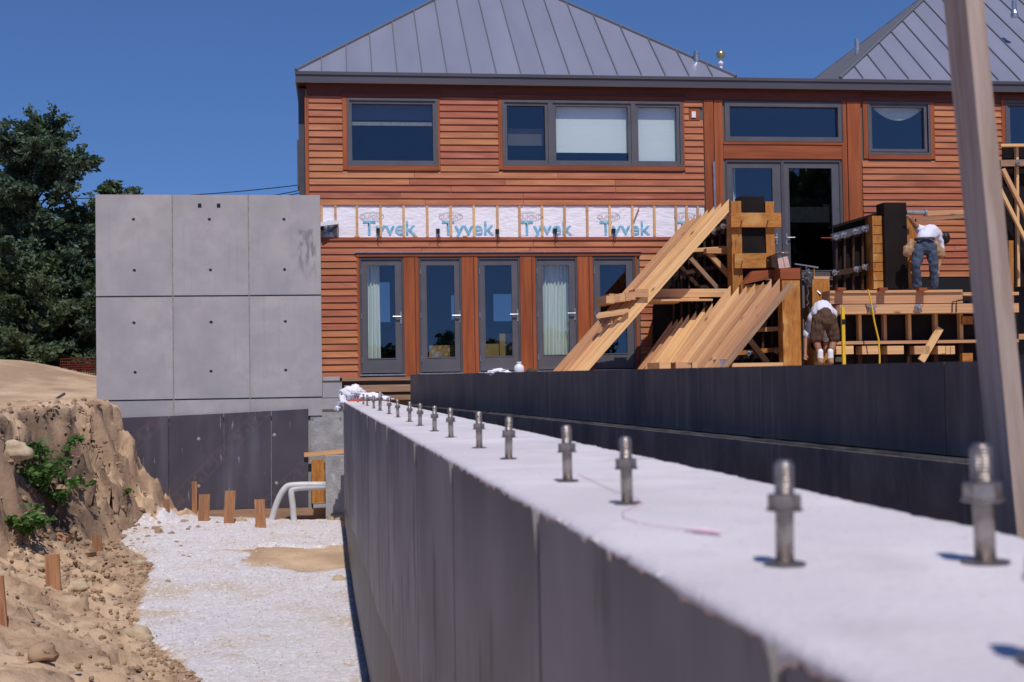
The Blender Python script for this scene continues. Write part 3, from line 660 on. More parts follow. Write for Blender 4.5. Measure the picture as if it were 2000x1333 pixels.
# interior: curtains, stool, armchairs
def curtain(par, x0, y0, x1, y1, w, folds, x0b=None, x1b=None):
    vs = []; fs = []; n = folds*6; rows = 8; x0b = x0 if x0b is None else x0b; x1b = x1 if x1b is None else x1b
    for j in range(rows+1):
        for i in range(n+1):
            s = i/n; v = j/rows; xa = x0+(x0b-x0)*v; xb_ = x1+(x1b-x1)*v
            p = hp(xa+(xb_-xa)*s, y0+(y1-y0)*v, w); vs.append(p+N*(.03*sin(s*folds*2*pi+.5*sin(v*3))*(.5+.5*v)+.012*sin(s*folds*5+v*4)))
    for j in range(rows):
        for i in range(n): a = j*(n+1)+i; fs.append((a, a+1, a+n+2, a+n+1))
    return mk('curtain', vs, fs, curt, par, None, True)
curtain(doors[0], 716, 517, 741, 704, -.22, 4, 716, 744); curtain(doors[3], 1056, 515, 1116, 702, -.22, 9)
curtain(dl, 1427, 325, 1436, 400, -.3, 2)
st = thing('stool', hw(Ux(862, 700, -.7), -.9, Zf), 'patterned upholstered stool behind the second glazed door', 'stool')
mb = MB().pbox(838, 675, 888, 708, -1.1, -.7); mb.done('seat', ottom, st)
for dx in (.05, .4):
    for dw in (-1.05, -.75):
        u = Ux(838, 690, -.7); MB().hbox(u+dx-.02, u+dx+.02, dw-.02, dw+.02, Zf-.02, Zy(860, 709, -.7)).done('leg', black, st)
ch = thing('armchair', hw(Ux(970, 700, -.8), -1.1, Zf), 'mustard armchair behind the third glazed door', 'armchair')
MB().pbox(946, 672, 975, 700, -1.6, -.8).done('seat', chairm, ch); MB().pbox(976, 652, 1000, 705, -1.5, -.72).done('side_panel', chairm, ch); MB().pbox(946, 700, 975, 706, -1.5, -.75).done('base', black, ch)
# under the doors: sill, joist, dark recess
hpx('sill_plate', 668, 737, 812, 744, -.1, .10, lumw); hpx('rim_board', 672, 752, 812, 766, -.08, .12, lumw); hpx('rim_board', 700, 772, 812, 782, -.05, .3, lumw)
hbox('foundation', Ux(1245), UR, -.003, .0, -.9, Zf-.04, black)
hbox('foundation', Ux(1690), UR, .001, .02, Zy(1780, 720), zs1-nR*sh-.01, black)
# ------------------------------------------------------------------ concrete wall
cw = thing('concrete_wall', frame_from(hw(Ux(187, 780, CW), CW, -2.3), U, -N), 'tall grey cast concrete wall with tie holes left of the house', 'wall')
def Cx(x, y=600): return uz(x, y, CW)[0]
def Cz(y, x=400): return uz(x, y, CW)[1]
cols = [(Cx(187), Cx(337.5)), (Cx(338.5), Cx(486.5)), (Cx(487.5), Cx(628))]; rows = [(Cz(778.5), Cz(580)), (Cz(577), Cz(381))]
gap = .012; hr = .028
def holed(mb, u0, u1, z0, z1, holes, w):
    zc = [z0]+[(holes[i][1]+holes[i+1][1])/2 for i in range(len(holes)-1)]+[z1]
    for (hu, hz_), a, b in zip(holes, zc, zc[1:]):
        per = []; K = 16
        for k in range(K):
            an = 2*pi*k/K+pi/4; x, y = cos(an), sin(an); m_ = max(abs(x), abs(y)); x, y = x/m_, y/m_
            per.append((hu+(u1-hu)*x if x > 0 else hu+(hu-u0)*x, hz_+(b-hz_)*y if y > 0 else hz_+(hz_-a)*y))
        vs = [hw(p[0], w, p[1]) for p in per]
        for rr, ww in ((hr, w), (hr*.8, w-.03)): vs += [hw(hu+rr*cos(2*pi*k/K+pi/4), ww, hz_+rr*sin(2*pi*k/K+pi/4)) for k in range(K)]
        fs = [(k, (k+1) % K, K+(k+1) % K, K+k) for k in range(K)]+[(K+k, K+(k+1) % K, 2*K+(k+1) % K, 2*K+k) for k in range(K)]
        mb.add(vs, fs)
    mb.add([hw(u0, w, z0), hw(u1, w, z0), hw(u1, w, z1), hw(u0, w, z1), hw(u0, w-.05, z0), hw(u1, w-.05, z0), hw(u1, w-.05, z1), hw(u0, w-.05, z1)],
           [(0, 4, 5, 1), (1, 5, 6, 2), (2, 6, 7, 3), (3, 7, 4, 0)])
hy = [[(726, 630), (529, 429)]]*3; hxs = [262, 411, 557]
for ci, (a, b) in enumerate(cols):
    for ri, (c, d) in enumerate(rows):
        mb = MB(); holes = [(Cx(hxs[ci]+random.uniform(-1, 1)), Cz(y)) for y in ((726, 630), (528, 429))[ri]]
        holed(mb, a+gap/2, b-gap/2, c, d, holes, CW); p = mb.done('concrete_panel', concs if (ci == 2 and ri == 1) else conc, cw)
    mb = MB().hbox(a+gap/2, b-gap/2, CW-.05, CW, Cz(816), Cz(781.5)); mb.done('concrete_panel', conc, cw)
a, b = cols[0][0], cols[2][1]
MB().hbox(a+.004, b-.004, CW-.32, CW-.052, -2.7, Cz(381)-.003).done('wall_core', concr, cw)
mb = MB()
for (a_, b_) in ((cols[0][1], cols[1][0]), (cols[1][1], cols[2][0])): mb.hbox(a_-gap/2, b_+gap/2, CW-.05, CW-.014, -1., Cz(382)); 
mb.done('joint_strip', concj, cw)
# pour pockets near the top and a dark smear
for x in (390, 427): hb = MB().pbox(x-3.5, 398, x+3.5, 406, CW-.03, CW+.003); hb.done('form_pocket', black, cw)
# stepped footing right of the wall
MB().hbox(cols[2][1]+.002, Cx(666), CW-.35, CW-.002, Cz(781), Cz(748, 650)).done('footing_step', conc, cw); MB().hbox(cols[2][1]+.002, Cx(662), CW-.35, CW-.06, Cz(748)+.003, Cz(736, 645)).done('footing_step', conc, cw)
MB().hbox(cols[2][0]+.004, Cx(668), CW-.34, CW-.002, Cz(804), Cz(782.5)).done('footing_step', conc, cw)
MB().hbox(Cx(604), Cx(672), CW-.4, CW-.02, Cz(885, 640), Cz(805, 640)).done('rough_footing', concr, cw); MB().hbox(Cx(606), Cx(672), CW-.4, CW-.05, -2.6, Cz(886, 640)).done('rough_footing', concr, cw)
# stamped plywood
pl = thing('plywood_form', frame_from(hw(Ux(400, 900, CW+.05), CW+.05, -2.2), U, -N), 'dark stamped plywood form against the foot of the concrete wall', 'plywood form')
xs = [196, 330, 437, 530, 603]; tops = [818, 813, 808, 803, 799]
for i in range(4):
    P = [(xs[i]+.6, 1005), (xs[i+1]-.6, 1003), (xs[i+1]-.6, tops[i+1]), (xs[i]+.6, tops[i])]
    pts = [hp(x, y, CW+.06) for x, y in P]; MB().prism(pts, N*-.02).done('plywood_sheet', plym, pl)
for (x, y) in [(388, 858), (536, 850), (540, 944), (388, 950), (233, 864)]:
    MB().lathe(hp(x, y, CW+.061), [(.03, 0), (.022, .006), (.008, .007)], 10, N).done('tie_washer', concj, pl)
bb = cast('form_board', 346, 995, 642, 1034, CW+.10, CW+.14, lumw); tag(bb, 'low weathered form board under the dark stamped plywood', 'board')
# pier, post, board right
pier = cast('concrete_pier', 636, 891, 676, 1042, CW-.2, CW+.45, concr); tag(pier, 'rough short concrete pier beside the far end of the white wall', 'pier')
po = cast('wood_post', 609, 899, 634, 984, CW+.08, CW+.2, forme, None, True); tag(po, 'orange wood block standing left of the rough concrete pier', 'post')
pb = bar('scrap_board', 594, 889, 672, 882, .075, CW+.08, CW+.12, lum, None); tag(pb, 'pale scrap board lying across above the concrete pier', 'board')
bk = MB().pbox(612, 985, 636, 992, CW+.12, CW+.42); bk = bk.done('ledge_block', concr); tag(bk, 'small pale ledge under the orange wood block', 'ledge')
for nm, pts, lb in (('drain_pipe', [(526, 1034), (540, 985), (556, 955), (575, 948), (636, 947)], 'left grey plastic pipe bent over and slanting down to the gravel'),
                    ('drain_pipe', [(576, 1042), (572, 990), (569, 962), (575, 955), (600, 952), (636, 951)], 'right grey plastic pipe bending straight down to the gravel')):
    P = [hp(x, y, CW+.55) for x, y in pts]; Q = []
    for i in range(len(P)-1):
        for k in range(4):
            s = k/4; a = P[max(i-1, 0)]; b, c = P[i], P[i+1]; d = P[min(i+2, len(P)-1)]
            Q.append(.5*((2*b)+(c-a)*s+(2*a-5*b+4*c-d)*s*s+(3*b-a-3*c+d)*s**3))
    Q.append(P[-1]); Q[0] = Q[0]-Vector((0, 0, .12)); o_ = MB().tube(Q, .052, 12).done(nm, pvc, None, None, True); tag(o_, lb, 'pipe', 'grey drain pipes by the pier')
# stakes
def stake(px, pb, pt, wdt, y, lean=0, lb='', shade=stakem):
    q_ = hit(px, pb); p = q_ if q_.y < y+1.5 else ray(px, pb)*(y/ray(px, pb).y); y = p.y; top = ray(px+lean, pt)*(y/ray(px+lean, pt).y); w_ = wdt/F*y/2; p = p-Vector((0, 0, .2))
    ax = Vector((cos(.15), sin(.15), 0)); ay = Vector((-sin(.15), cos(.15), 0)); dv = top-p
    mb = MB().prism([p-ax*w_-ay*.02, p+ax*w_-ay*.02, p+ax*w_+ay*.02, p-ax*w_+ay*.02], dv)
    o_ = mb.done('stake', shade, None, frame_from(p, dv, ax)); tag(o_, lb, 'stake', 'wooden survey stakes'); return o_
stake(380, 1000, 941, 10, 21.9, 0, 'thin wooden stake standing close against the stamped plywood')
stake(396, 1022, 966, 21, 21.6, 4, 'leftmost wide stake of the three before the form board')
stake(446, 1026, 959, 20, 21.5, 4, 'tallest wide stake in the middle of the form board')
stake(511, 1034, 976, 20, 21.4, -4, 'wide stake right next to the slanting grey pipe')
stake(106, 1145, 1083, 27, 14.6, -4, 'stubby stake standing alone in the sand slope left of the gravel')
stake(8, 1222, 1125, 20, 13.2, -12, 'stake cut by the left edge of the picture in the sand')
stake(194, 1075, 1046, 18, 17.8, -6, 'short stub of stake in the dark soil beside the gravel')
stake(325, 1000, 976, 12, 21.8, 0, 'tiny stake stub at the foot of the sand bank by the plywood')
# ------------------------------------------------------------------ white wall in the foreground
YN, YF = .35, 21.4
wm = frame_from(Vector((xw(YN), YN, -2.9)), Vector((WC, 1, 0)), Vector((-1, WC, 0)))
ww = thing('white_topped_wall', wm, 'long low concrete wall with white top and anchor bolts running from the foreground to the house', 'wall')
dirw = Vector((WC, 1, 0)).normalized(); nw = Vector((1, -WC, 0)).normalized()      # nw points right
def wp(y, off, z): return Vector((xw(y), y, z))+nw*off
TZ = -.25; thick = .62
MB().add([wp(YN, .03, -2.9), wp(YF, .03, -2.9), wp(YF, thick, -2.9), wp(YN, thick, -2.9), wp(YN, .03, TZ-.01), wp(YF, .03, TZ-.01), wp(YF, thick, TZ-.01), wp(YN, thick, TZ-.01)],
         [(0, 1, 2, 3), (4, 7, 6, 5), (0, 4, 5, 1), (1, 5, 6, 2), (2, 6, 7, 3), (3, 7, 4, 0)]).done('wall_core', formb, ww)
js = [YN, 1.32, 2.74, 4.44, 6.03, 8.36, 9.9, 11.5, 13.1, 14.7, 16.3, 17.9, 19.6, YF]
for a, b in zip(js, js[1:]):
    g_ = .011; n = max(2, int((b-a)/.12)); vs = []; fs = []
    # damp line runs diagonally on the far panels
    def dz(y): return -1.62-.02*(y-7)+.03*sin(y*1.7)
    for k in range(n+1):
        y = a+g_+(b-a-2*g_)*k/n
        for z in (-2.9, dz(y), TZ-.012): vs.append(wp(y, 0, z))
    for k in range(n): q = k*3; fs += [(q+1, q+2, q+5, q+4)]
    # thickness
    e = [wp(a+g_, 0, -2.9), wp(a+g_, .04, -2.9), wp(a+g_, .04, TZ-.012), wp(a+g_, 0, TZ-.012), wp(b-g_, 0, -2.9), wp(b-g_, .04, -2.9), wp(b-g_, .04, TZ-.012), wp(b-g_, 0, TZ-.012)]
    m_ = len(vs); vs += e; fs += [(m_, m_+1, m_+2, m_+3), (m_+4, m_+7, m_+6, m_+5)]
    sp_ = mk('formed_panel', vs, fs, sidem, ww)
    vs = []; fs = []
    for k in range(n+1):
        y = a+g_+(b-a-2*g_)*k/n
        for z in (-2.9, dz(y)): vs.append(wp(y, 0, z))
    for k in range(n): q = k*2; fs.append((q, q+1, q+3, q+2))
    mk('damp_band', vs, fs, sided, sp_)
# top: a rough poured surface with spilled, jagged edges
rowsy = []; y = YN
while y < YF: rowsy.append(y); y += max(.011, y*.0048)
rowsy.append(YF); vs = []; fs = []; offs = [0, .03, .10, .2, .31, .42, .52, .59, 1]
jl = js[1:-1]
for y in rowsy:
    s = noise.noise(Vector((y*7, 0, 0))); s2 = noise.noise(Vector((y*24, 3, 0))); s3 = noise.noise(Vector((y*60, 6, 0)))
    jd = max([math.exp(-((y-j)/(.028+.004*j))**2) for j in jl]); nearf = 1 if y < 9 else .7
    lip = -.006-.010*abs(s)-.006*abs(s2)
    s4 = 1-2.2*abs(noise.noise(Vector((y*15, 8, 4)))); s5 = noise.noise(Vector((y*110, 2, 2)))
    s6 = 1-2*abs(noise.noise(Vector((y*5.3, 18, 4))))
    s7 = noise.noise(Vector((y*38, 5, 5)))
    drop = max(.0012, .0025+.007*max(0, s+.1)+.010*max(0, s4)*max(0, s6)+.009*max(0, s2)+.009*max(0, s7)+.004*s3+.004*s5)+.022*jd
    e2 = thick+.012*noise.noise(Vector((y*5, 9, 0)))+.012*noise.noise(Vector((y*18, 9, 0)))
    b0 = len(vs)
    vs.append(wp(y, -.0015, TZ-.006-drop)); vs.append(wp(y, -.05*drop-.003, TZ-.006-drop*.9)); vs.append(wp(y, -.0035-.002*abs(s2), TZ-.0105)); 
    for q in offs:
        off = q if q < 1 else e2
        off = .004+.006*abs(s2) if q == 0 else off
        h = .0018*noise.noise(Vector((off*9, y*6, 2)))+.0008*noise.noise(Vector((off*40, y*30, 4)))
        vs.append(wp(y, off, TZ+h+(-.002 if q == 0 else 0)))
    vs.append(wp(y, e2, TZ-.03))
K = len(offs)+4
for i in range(len(rowsy)-1):
    for k in range(K-1): a = i*K+k; fs.append((a, a+K, a+K+1, a+1))
mk('poured_top', vs, [f[::-1] for f in fs], topm, ww, None, True)
MB().add([wp(YN, thick, -2.9), wp(YF, thick, -2.9), wp(YF, thick, TZ-.02), wp(YN, thick, TZ-.02)], [(0, 1, 2, 3)])
for j in jl[:7]:      # grout fillets in the joint heads
    h = .05+.035*random.random()+.01*j; MB().add([wp(j-.006-.0012*j, .002, TZ-.01), wp(j+.006+.0012*j, .002, TZ-.01), wp(j+.005, -.002, TZ-h), wp(j-.004, -.002, TZ-h), wp(j, -.012, TZ-.012), wp(j, -.006, TZ-h)],
        [(0, 4, 5, 3), (4, 1, 2, 5), (0, 1, 4), (3, 5, 2)]).done('joint_grout', concj, ww)
pk = MB()
P = [zp(*p, TZ+.004) for p in [(1128, 925), (1160, 940), (1200, 958), (1245, 972), (1256, 982), (1240, 988), (1216, 998), (1218, 1010), (1245, 1020), (1290, 1028), (1340, 1033)]]
pk.tube(P, .0010, 5); a, b = zp(1338, 1034, TZ+.006), zp(1408, 1041, TZ+.006); pk.tube([a, (a+b)/2, b], [.003, .006, .004], 5)
pk = pk.done('chalk_string', pinkm); tag(pk, 'pink string curling between anchor bolts on the white wall top', 'string')
BH = .142
BL = [(2052, 1297, 0), (1533, 1104, 0), (1925, 1101, 1), (1227, 986, 2), (1110, 941, 2), (991, 899, 2), (938, 874, 2), (881, 854, 2), (850, 841, 2), (814, 836, 2), (794, 828, 2), (770.5, 820, 2), (755, 812, 2), (740, 803, 2), (730, 797, 2), (716, 793, 2), (708, 790.5, 2), (697, 787, 2), (689, 785.5, 2)]
places = ['nearest anchor bolt, mostly outside the right edge of the picture', 'second anchor bolt of the left row, large, in the middle of the white top', 'big anchor bolt alone on the right side of the wall beside the leaning post',
 'anchor bolt with the pink string curling round its foot', 'anchor bolt just beyond the one with the pink string']+['%s anchor bolt of the left row counted from the near end' % w_ for w_ in ('fifth', 'sixth', 'seventh', 'eighth', 'ninth', 'tenth', 'eleventh', 'twelfth')]+[
 'taller anchor bolt than its neighbours near the white rag', 'anchor bolt just beyond the taller one near the white rag', 'fourth anchor bolt counted from the far end', 'third anchor bolt counted from the far end', 'second anchor bolt from the far end before the white rag', 'last anchor bolt at the far end of the wall by the rag']
def make_bolt(p, lb, hh, rot):
    r = .0118*hh/BH*1.06; t_ = thing('anchor_bolt', Matrix.Translation(p) @ Matrix.Rotation(rot, 4, 'Z'), lb, 'anchor bolt', 'anchor bolts on the white wall')
    MB().lathe(p, [(r*1.0, -.02), (r, hh*.55), (r, hh*.72), (r*.93, hh*.97), (r*.75, hh)], 14).done('shaft', bolt_m, t_, None, True)
    mb = MB(); mb.lathe(p, [(r*1.7, hh*.54), (r*1.8, hh*.545), (r*1.8, hh*.67), (r*1.7, hh*.675)], 6); mb.done('nut', bolt_m, t_)
    mb = MB(); mb.lathe(p, [(r*2.0, hh*.52), (r*2.0, hh*.537)], 16); mb.done('washer', bolt_m, t_)
    mb = MB()
    for k in range(9): z = hh*(.69+.031*k); mb.lathe(p, [(r*1.01, z), (r*1.1, z+hh*.012), (r*1.01, z+hh*.024)], 12)
    mb.done('thread', bolt_m, t_)
    MB().lathe(p, [(r*2.3, .0025), (r*2.3, .0035), (r*1.9, .0045)], 20).done('shadow_ring', bolt_m, t_)  # flat disc stands in for the shadow ellipse round the bolt's foot
    t_.matrix_local = Matrix.Translation(p) @ Matrix.Rotation(random.gauss(0, .022), 4, 'X') @ Matrix.Rotation(random.gauss(0, .022), 4, 'Y') @ Matrix.Rotation(rot, 4, 'Z')
    return t_
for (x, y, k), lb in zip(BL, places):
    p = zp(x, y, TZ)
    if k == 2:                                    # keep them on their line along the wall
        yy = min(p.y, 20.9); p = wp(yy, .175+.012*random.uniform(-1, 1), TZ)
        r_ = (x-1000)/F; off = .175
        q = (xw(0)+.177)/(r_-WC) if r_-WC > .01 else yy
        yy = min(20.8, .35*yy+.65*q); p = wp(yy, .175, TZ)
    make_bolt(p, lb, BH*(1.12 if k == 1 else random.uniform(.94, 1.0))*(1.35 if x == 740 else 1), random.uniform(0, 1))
# rag at the far end
def blob(c, rad, seed, amp=.35, seg=20, rings=12, freq=2.2):
    vs = []; fs = []
    for j in range(rings+1):
        for i in range(seg):
            th = pi*j/rings; ph = 2*pi*i/seg; d = Vector((sin(th)*cos(ph), sin(th)*sin(ph), cos(th)))
            q = 1+amp*noise.noise(d*freq+Vector((seed, 0, 0)))+amp*.4*noise.noise(d*freq*3+Vector((0, seed, 0)))
            vs.append(Vector(c)+Vector((d.x*rad[0], d.y*rad[1], d.z*rad[2]))*q)
    for j in range(rings):
        for i in range(seg): a = j*seg+i; b = j*seg+(i+1) % seg; fs.append((a, a+seg, b+seg, b))
    return vs, fs
rg = MB(); 
for (x, y, rx, rz, sd) in ((690, 768, .17, .11, 1), (672, 785, .10, .13, 2), (662, 799, .07, .05, 3), (722, 775, .2, .06, 4), (750, 779, .13, .035, 5), (706, 778, .16, .07, 8)): rg.add(*blob(yp(x, y, 21.0), (rx, .16, rz), sd, .6))
rg = rg.done('rag', clothw, None, None, True); tag(rg, 'white rag bundled over the far end of the wall', 'rag')
rr = MB().tube([yp(682, 785, 20.7), yp(700, 782, 20.75), yp(712, 784, 20.7)], .03, 8).done('red_handle', redm); tag(rr, 'red plastic handle poking from under the white rag', 'handle')
# ------------------------------------------------------------------ dark wall
DT = lambda y: .050+.096*(y-4.7)/15.3
dn = Vector((1, .207, 0)).normalized()
def dp(y, off, z): return Vector((xd(y), y, z))+dn*off
dw = thing('dark_wall', Vector((xd(4.7), 4.7, -2.4)), 'long near black waterproofed wall behind the white topped wall', 'wall')
ys = [2.2, 3.4, 4.9, 6.6, 8.5, 10.6, 12.8, 15.1, 17.5, 20.0]
def slab(a, b, o0, o1, z0, z1a, z1b): return MB().hexa([dp(a, o0, z0), dp(b, o0, z0), dp(b, o1, z0), dp(a, o1, z0), dp(a, o0, z1a), dp(b, o0, z1b), dp(b, o1, z1b), dp(a, o1, z1a)])
for a, b in zip(ys, ys[1:]): slab(a+.003, b-.003, 0, .32, -.29, DT(a), DT(b)).done('upper_panel', darkw, dw)
slab(2.2, 20.0, -.05, .3, -2.4, -.31, -.31).done('lower_wall', darkl, dw)
vs = []; fs = []; y = 2.2; rows_ = []
while y < 20: rows_.append(y); y += .03
for y in rows_:
    e = -.032+.018*noise.noise(Vector((y*6, 1, 1)))+.01*noise.noise(Vector((y*20, 1, 1))); h = .012*noise.noise(Vector((y*5, 4, 1)))
    vs += [dp(y, e, -.33+h), dp(y, e, -.308+h*.4), dp(y, -.004, -.296+h*.3)]
for i in range(len(rows_)-1):
    for k in range(2): a = i*3+k; fs.append((a, a+1, a+4, a+3))
mk('ledge', vs, [f[::-1] for f in fs], ledgem, dw, None, True)
# bottle, bag, can on and behind the dark wall
bp = yp(1014, 729, 13.0); s_ = 13.0/F
bt = thing('bottle', bp, 'translucent white plastic bottle standing on the dark wall', 'bottle')
MB().lathe(bp-Vector((0, 0, .0)), [(9*s_, 0), (10*s_, 2*s_), (10*s_, 10*s_), (8.5*s_, 14*s_), (4.5*s_, 17*s_), (4.2*s_, 19*s_)], 16).done('body', whitep, bt, None, True)
MB().lathe(bp, [(4.8*s_, 19*s_), (4.8*s_, 22*s_)], 12).done('cap', whitep, bt)
bg_ = MB(); [bg_.add(*blob(yp(x, y, 13.5), (r, .05, .022), sd, .7)) for x, y, r, sd in ((962, 728, .06, 3), (975, 725, .07, 5), (988, 728, .05, 9))]
bg_ = bg_.done('plastic_bag', clothw, None, None, True); tag(bg_, 'crumpled clear plastic bag on the dark wall left of the bottle', 'bag')
hb = MB().add(*blob(yp(1038, 726, 13.2), (.055, .05, .035), 12, .15)).done('brown_cap', shorts, None, None, True); tag(hb, 'small brown rounded cap lying right of the bottle', 'cap')
cp = hp(1409, 716, 2.2); cn = thing('metal_can', cp, 'shiny metal can behind the dark wall below the leaning planks', 'can')
MB().lathe(cp-Vector((0, 0, .08)), [(.165, 0), (.165, .19), (.172, .195), (.172, .2), (.15, .2)], 20).done('body', steel, cn, None, False)
# leaning foreground post
Yp = 3.05; cT = ray(1904, 0)*(Yp/ray(1904, 0).y); cB = ray(2006, 1060)*(Yp/ray(2006, 1060).y); ax_ = (cT-cB).normalized(); top = cT+ax_*.25; bot = cB-ax_*1.4
hd = radians(4.0); e1 = Vector((sin(hd), cos(hd), 0)); e1 = (e1-ax_*e1.dot(ax_)).normalized(); e2 = ax_.cross(e1).normalized()
fp = MB().prism([bot-e2*.0205, bot+e2*.0205, bot+e2*.0205+e1*.185, bot-e2*.0205+e1*.185], top-bot).done('leaning_post', postm, None, frame_from(bot, ax_, e1))
tag(fp, 'blurred weathered timber post leaning in the right foreground', 'post')
# ------------------------------------------------------------------ timber: leaning plank stacks
def Z4(X, Y): return 1060+.2776*X, 370+.2776*Y
sA = thing('plank_stack', hp(1110, 725, 1.2), 'tall stack of long fresh planks leaning up to the form column', 'plank stack')
tops = [(1310, 70, 155), (1255, 98, 175), (1208, 122, 200), (1160, 145, 230), (1115, 170, 255), (1070, 188, 265), (1030, 200, 280)]
for i, (tx, ty, tb) in enumerate(tops):
    b0 = 215-25*i; w1_ = 1.60-.09*i; sl_ = (1290-ty)/(tx-b0)
    P = [Z4(b0, 1290), Z4(b0+95, 1290), Z4(tx, ty+88), Z4(tx, ty)]
    wprism('plank', P, w1_-.038, w1_, lums, sA, (P[0], P[3]))
P = [Z4(375, 895), Z4(395, 868), Z4(600, 838), Z4(612, 850), Z4(575, 880), Z4(385, 910)]
wprism('cleat_board', P, 1.63, 1.69, lum, sA, (P[1], P[2]))
for i, tx in enumerate((525, 492, 460, 430, 400)):
    P = [Z4(tx-330+10*i, 1290), Z4(tx-250+10*i, 1290), Z4(tx, 960+3*i), Z4(tx, 905+6*i)]; wprism('plank', P, 1.50-.08*i, 1.53-.08*i+.03, lums, sA, (P[0], P[3]))
# beam with stub ends
bmq = thing('beam_stack', hp(1300, 585, 1.75), 'level stack of short timbers passing behind the long leaning planks', 'beam stack')
P = [Z4(650, 760), Z4(1335, 757), Z4(1335, 700), Z4(650, 702)]; wprism('timber', P, 1.05, 1.13, lum, bmq)
for i, (a, b, c, d) in enumerate([(447, 750, 505, 803), (470, 735, 503, 792), (505, 737, 545, 795), (540, 733, 580, 790), (582, 727, 618, 785), (614, 722, 652, 778), (650, 700, 745, 760)]):
    x0, y0 = Z4(a, b); x1, y1 = Z4(c, d); MB().pbox(x0, y0, x1, y1, .75, 1.70-.006*i).done('timber_end', lum, bmq)
for i, (a, b, c, d) in enumerate([(740, 762, 1100, 775), (820, 775, 1050, 785), (750, 786, 960, 800)]):
    x0, y0 = Z4(a, b); x1, y1 = Z4(c, d); MB().pbox(x0, y0, x1, y1, .8, 1.15+.03*i).done('timber', lum, bmq)
for i in range(2): MB().pbox(1258+3*i, 584.5+.4*i, 1392-2*i, 588+.4*i, 1.14+.15*i, 1.285+.15*i).done('timber', lum, bmq)  # flat boards added to cast shade on the short planks below
# second stack
sC = thing('plank_stack', hp(1400, 715, 1.7), 'fanned stack of cut planks leaning right of the tall stack', 'plank stack')
tk = [(1668, 628), (1610, 632), (1555, 652), (1495, 665), (1435, 682), (1380, 686), (1322, 678)]
for i, (tx, ty) in enumerate(tk):
    w1_ = 2.35-.10*i; by_ = 1275; xb_ = tx-(by_-ty)/1.30; P = [Z4(xb_, by_), Z4(xb_+105, by_), Z4(tx, ty+125), Z4(tx, ty)]
    wprism('plank', P, w1_-.04, w1_, lums, sC, (P[0], P[3]))
P = [Z4(1240, 1275), Z4(1275, 1290), Z4(1768, 680), Z4(1735, 655)]; wprism('edge_board', P, 2.36, 2.44, lumw, sC, (P[0], P[3]))
sD = thing('plank_stack', hp(1310, 715, 1.0), 'short planks half in shadow leaning under the level timbers', 'plank stack')
for i, (tx, ty) in enumerate([(1195, 805), (1140, 830), (1080, 860), (1030, 880), (985, 900), (950, 915), (910, 928)]):
    w1_ = 1.40-.09*i; xb_ = tx-(1270-ty)/1.55; P = [Z4(xb_-25, 1270), Z4(xb_+75, 1270), Z4(tx, ty+90), Z4(tx, ty)]; wprism('plank', P, w1_-.04, w1_, lums, sD, (P[0], P[3]))
for i, (x0, x1) in enumerate([(1288, 1310), (1320, 1350), (1352, 1362)]): 
    o_ = cast('block', x0, 708, x1, 722, 1.4, 2.3, lum); tag(o_, ['end grain offcut at the foot of the shadowed planks', 'low offcut lying left of the metal can', 'narrow offcut standing left of the metal can'][i], 'offcut')
o_ = cast('sill_board', 1430, 709, 1530, 717, 2.1, 2.4, lum); tag(o_, 'pale board lying level on the ground right of the metal can', 'board')
# ------------------------------------------------------------------ formwork
def clamp(par, x, y, w, s=1):
    p = hp(x, y, w); mb = MB(); mb.lathe(p, [(.05*s, 0), (.045*s, .01), (.018*s, .012), (.018*s, .07), (.006, .09)], 10, N)
    for k in range(3): a = 2*pi*k/3+random.random(); d = U*cos(a)+Vector((0, 0, 1))*sin(a); mb.tube([p+N*.05, p+N*.055+d*.065*s], [.016, .007], 6)
    return mb.done('wing_nut', steel, par)
fD = thing('form_column', hp(1475, 600, 1.2), 'tall orange and black form column above the leaning planks', 'formwork')
def fb(name, x0, y0, x1, y1, w0, w1, m, par, vert=False): return cast(name, x0, y0, x1, y1, w0, w1, m, par, vert)
fb('side_post', 1430, 393, 1450, 640, 1.0, 1.3, forme, fD, True); fb('side_post', 1496, 394, 1513, 520, 1.0, 1.3, forme, fD, True)
fb('form_panel', 1450, 384, 1495, 640, .9, 1.28, formb, fD)
for i, (x0, y0, x1, y1) in enumerate([(1428, 416, 1526, 444), (1435, 495, 1504, 524)]):
    b_ = fb('clamp_beam', x0, y0, x1, y1, 1.305, 1.38, forme, fD)
    for x in ((1449, 1500) if i == 0 else (1450, 1500)): MB().tube([hp(x, y0+14, 1.36), hp(x, y0+14, 1.48)], .012, 6).done('rod_end', steel, b_)
fb('front_block', 1448, 556, 1530, 575, .9, 1.45, forme, fD)
wprism('sloping_panel', [(1452, 556), (1560, 532), (1566, 523), (1470, 530)], 1.0, 1.5, cedar_h, fD)
# gap shelving behind (dark wall form with ribs)
fG = thing('wall_form', hp(1370, 640, .4), 'shaded wall form with ribs behind the tall plank stack', 'formwork')
MB().prism([hp(x, y, .35) for x, y in [(1275, 720), (1432, 720), (1432, 425), (1395, 432), (1300, 520), (1275, 600)]], N*-.03).done('form_panel', formb, fG)
for x in range(1316, 1432, 15): bar('rib', x, 715, x, 440+max(0, 1420-x)*.35, .04, .355, .44, formbr, fG)
for (a, b, c, d, m_) in [(1330, 462, 1432, 440, formbr), (1340, 490, 1432, 484, lum), (1340, 533, 1432, 515, formbr), (1360, 562, 1432, 556, formbr)]: bar('waler', a, b, c, d, .07, .45, .54, m_, fG)
bar('brace', 1385, 494, 1432, 545, .085, .6, .7, lum, fG); bar('brace', 1350, 505, 1408, 570, .075, .5, .6, lumw, fG); bar('brace', 1330, 520, 1380, 580, .07, .46, .5, formbr, fG)
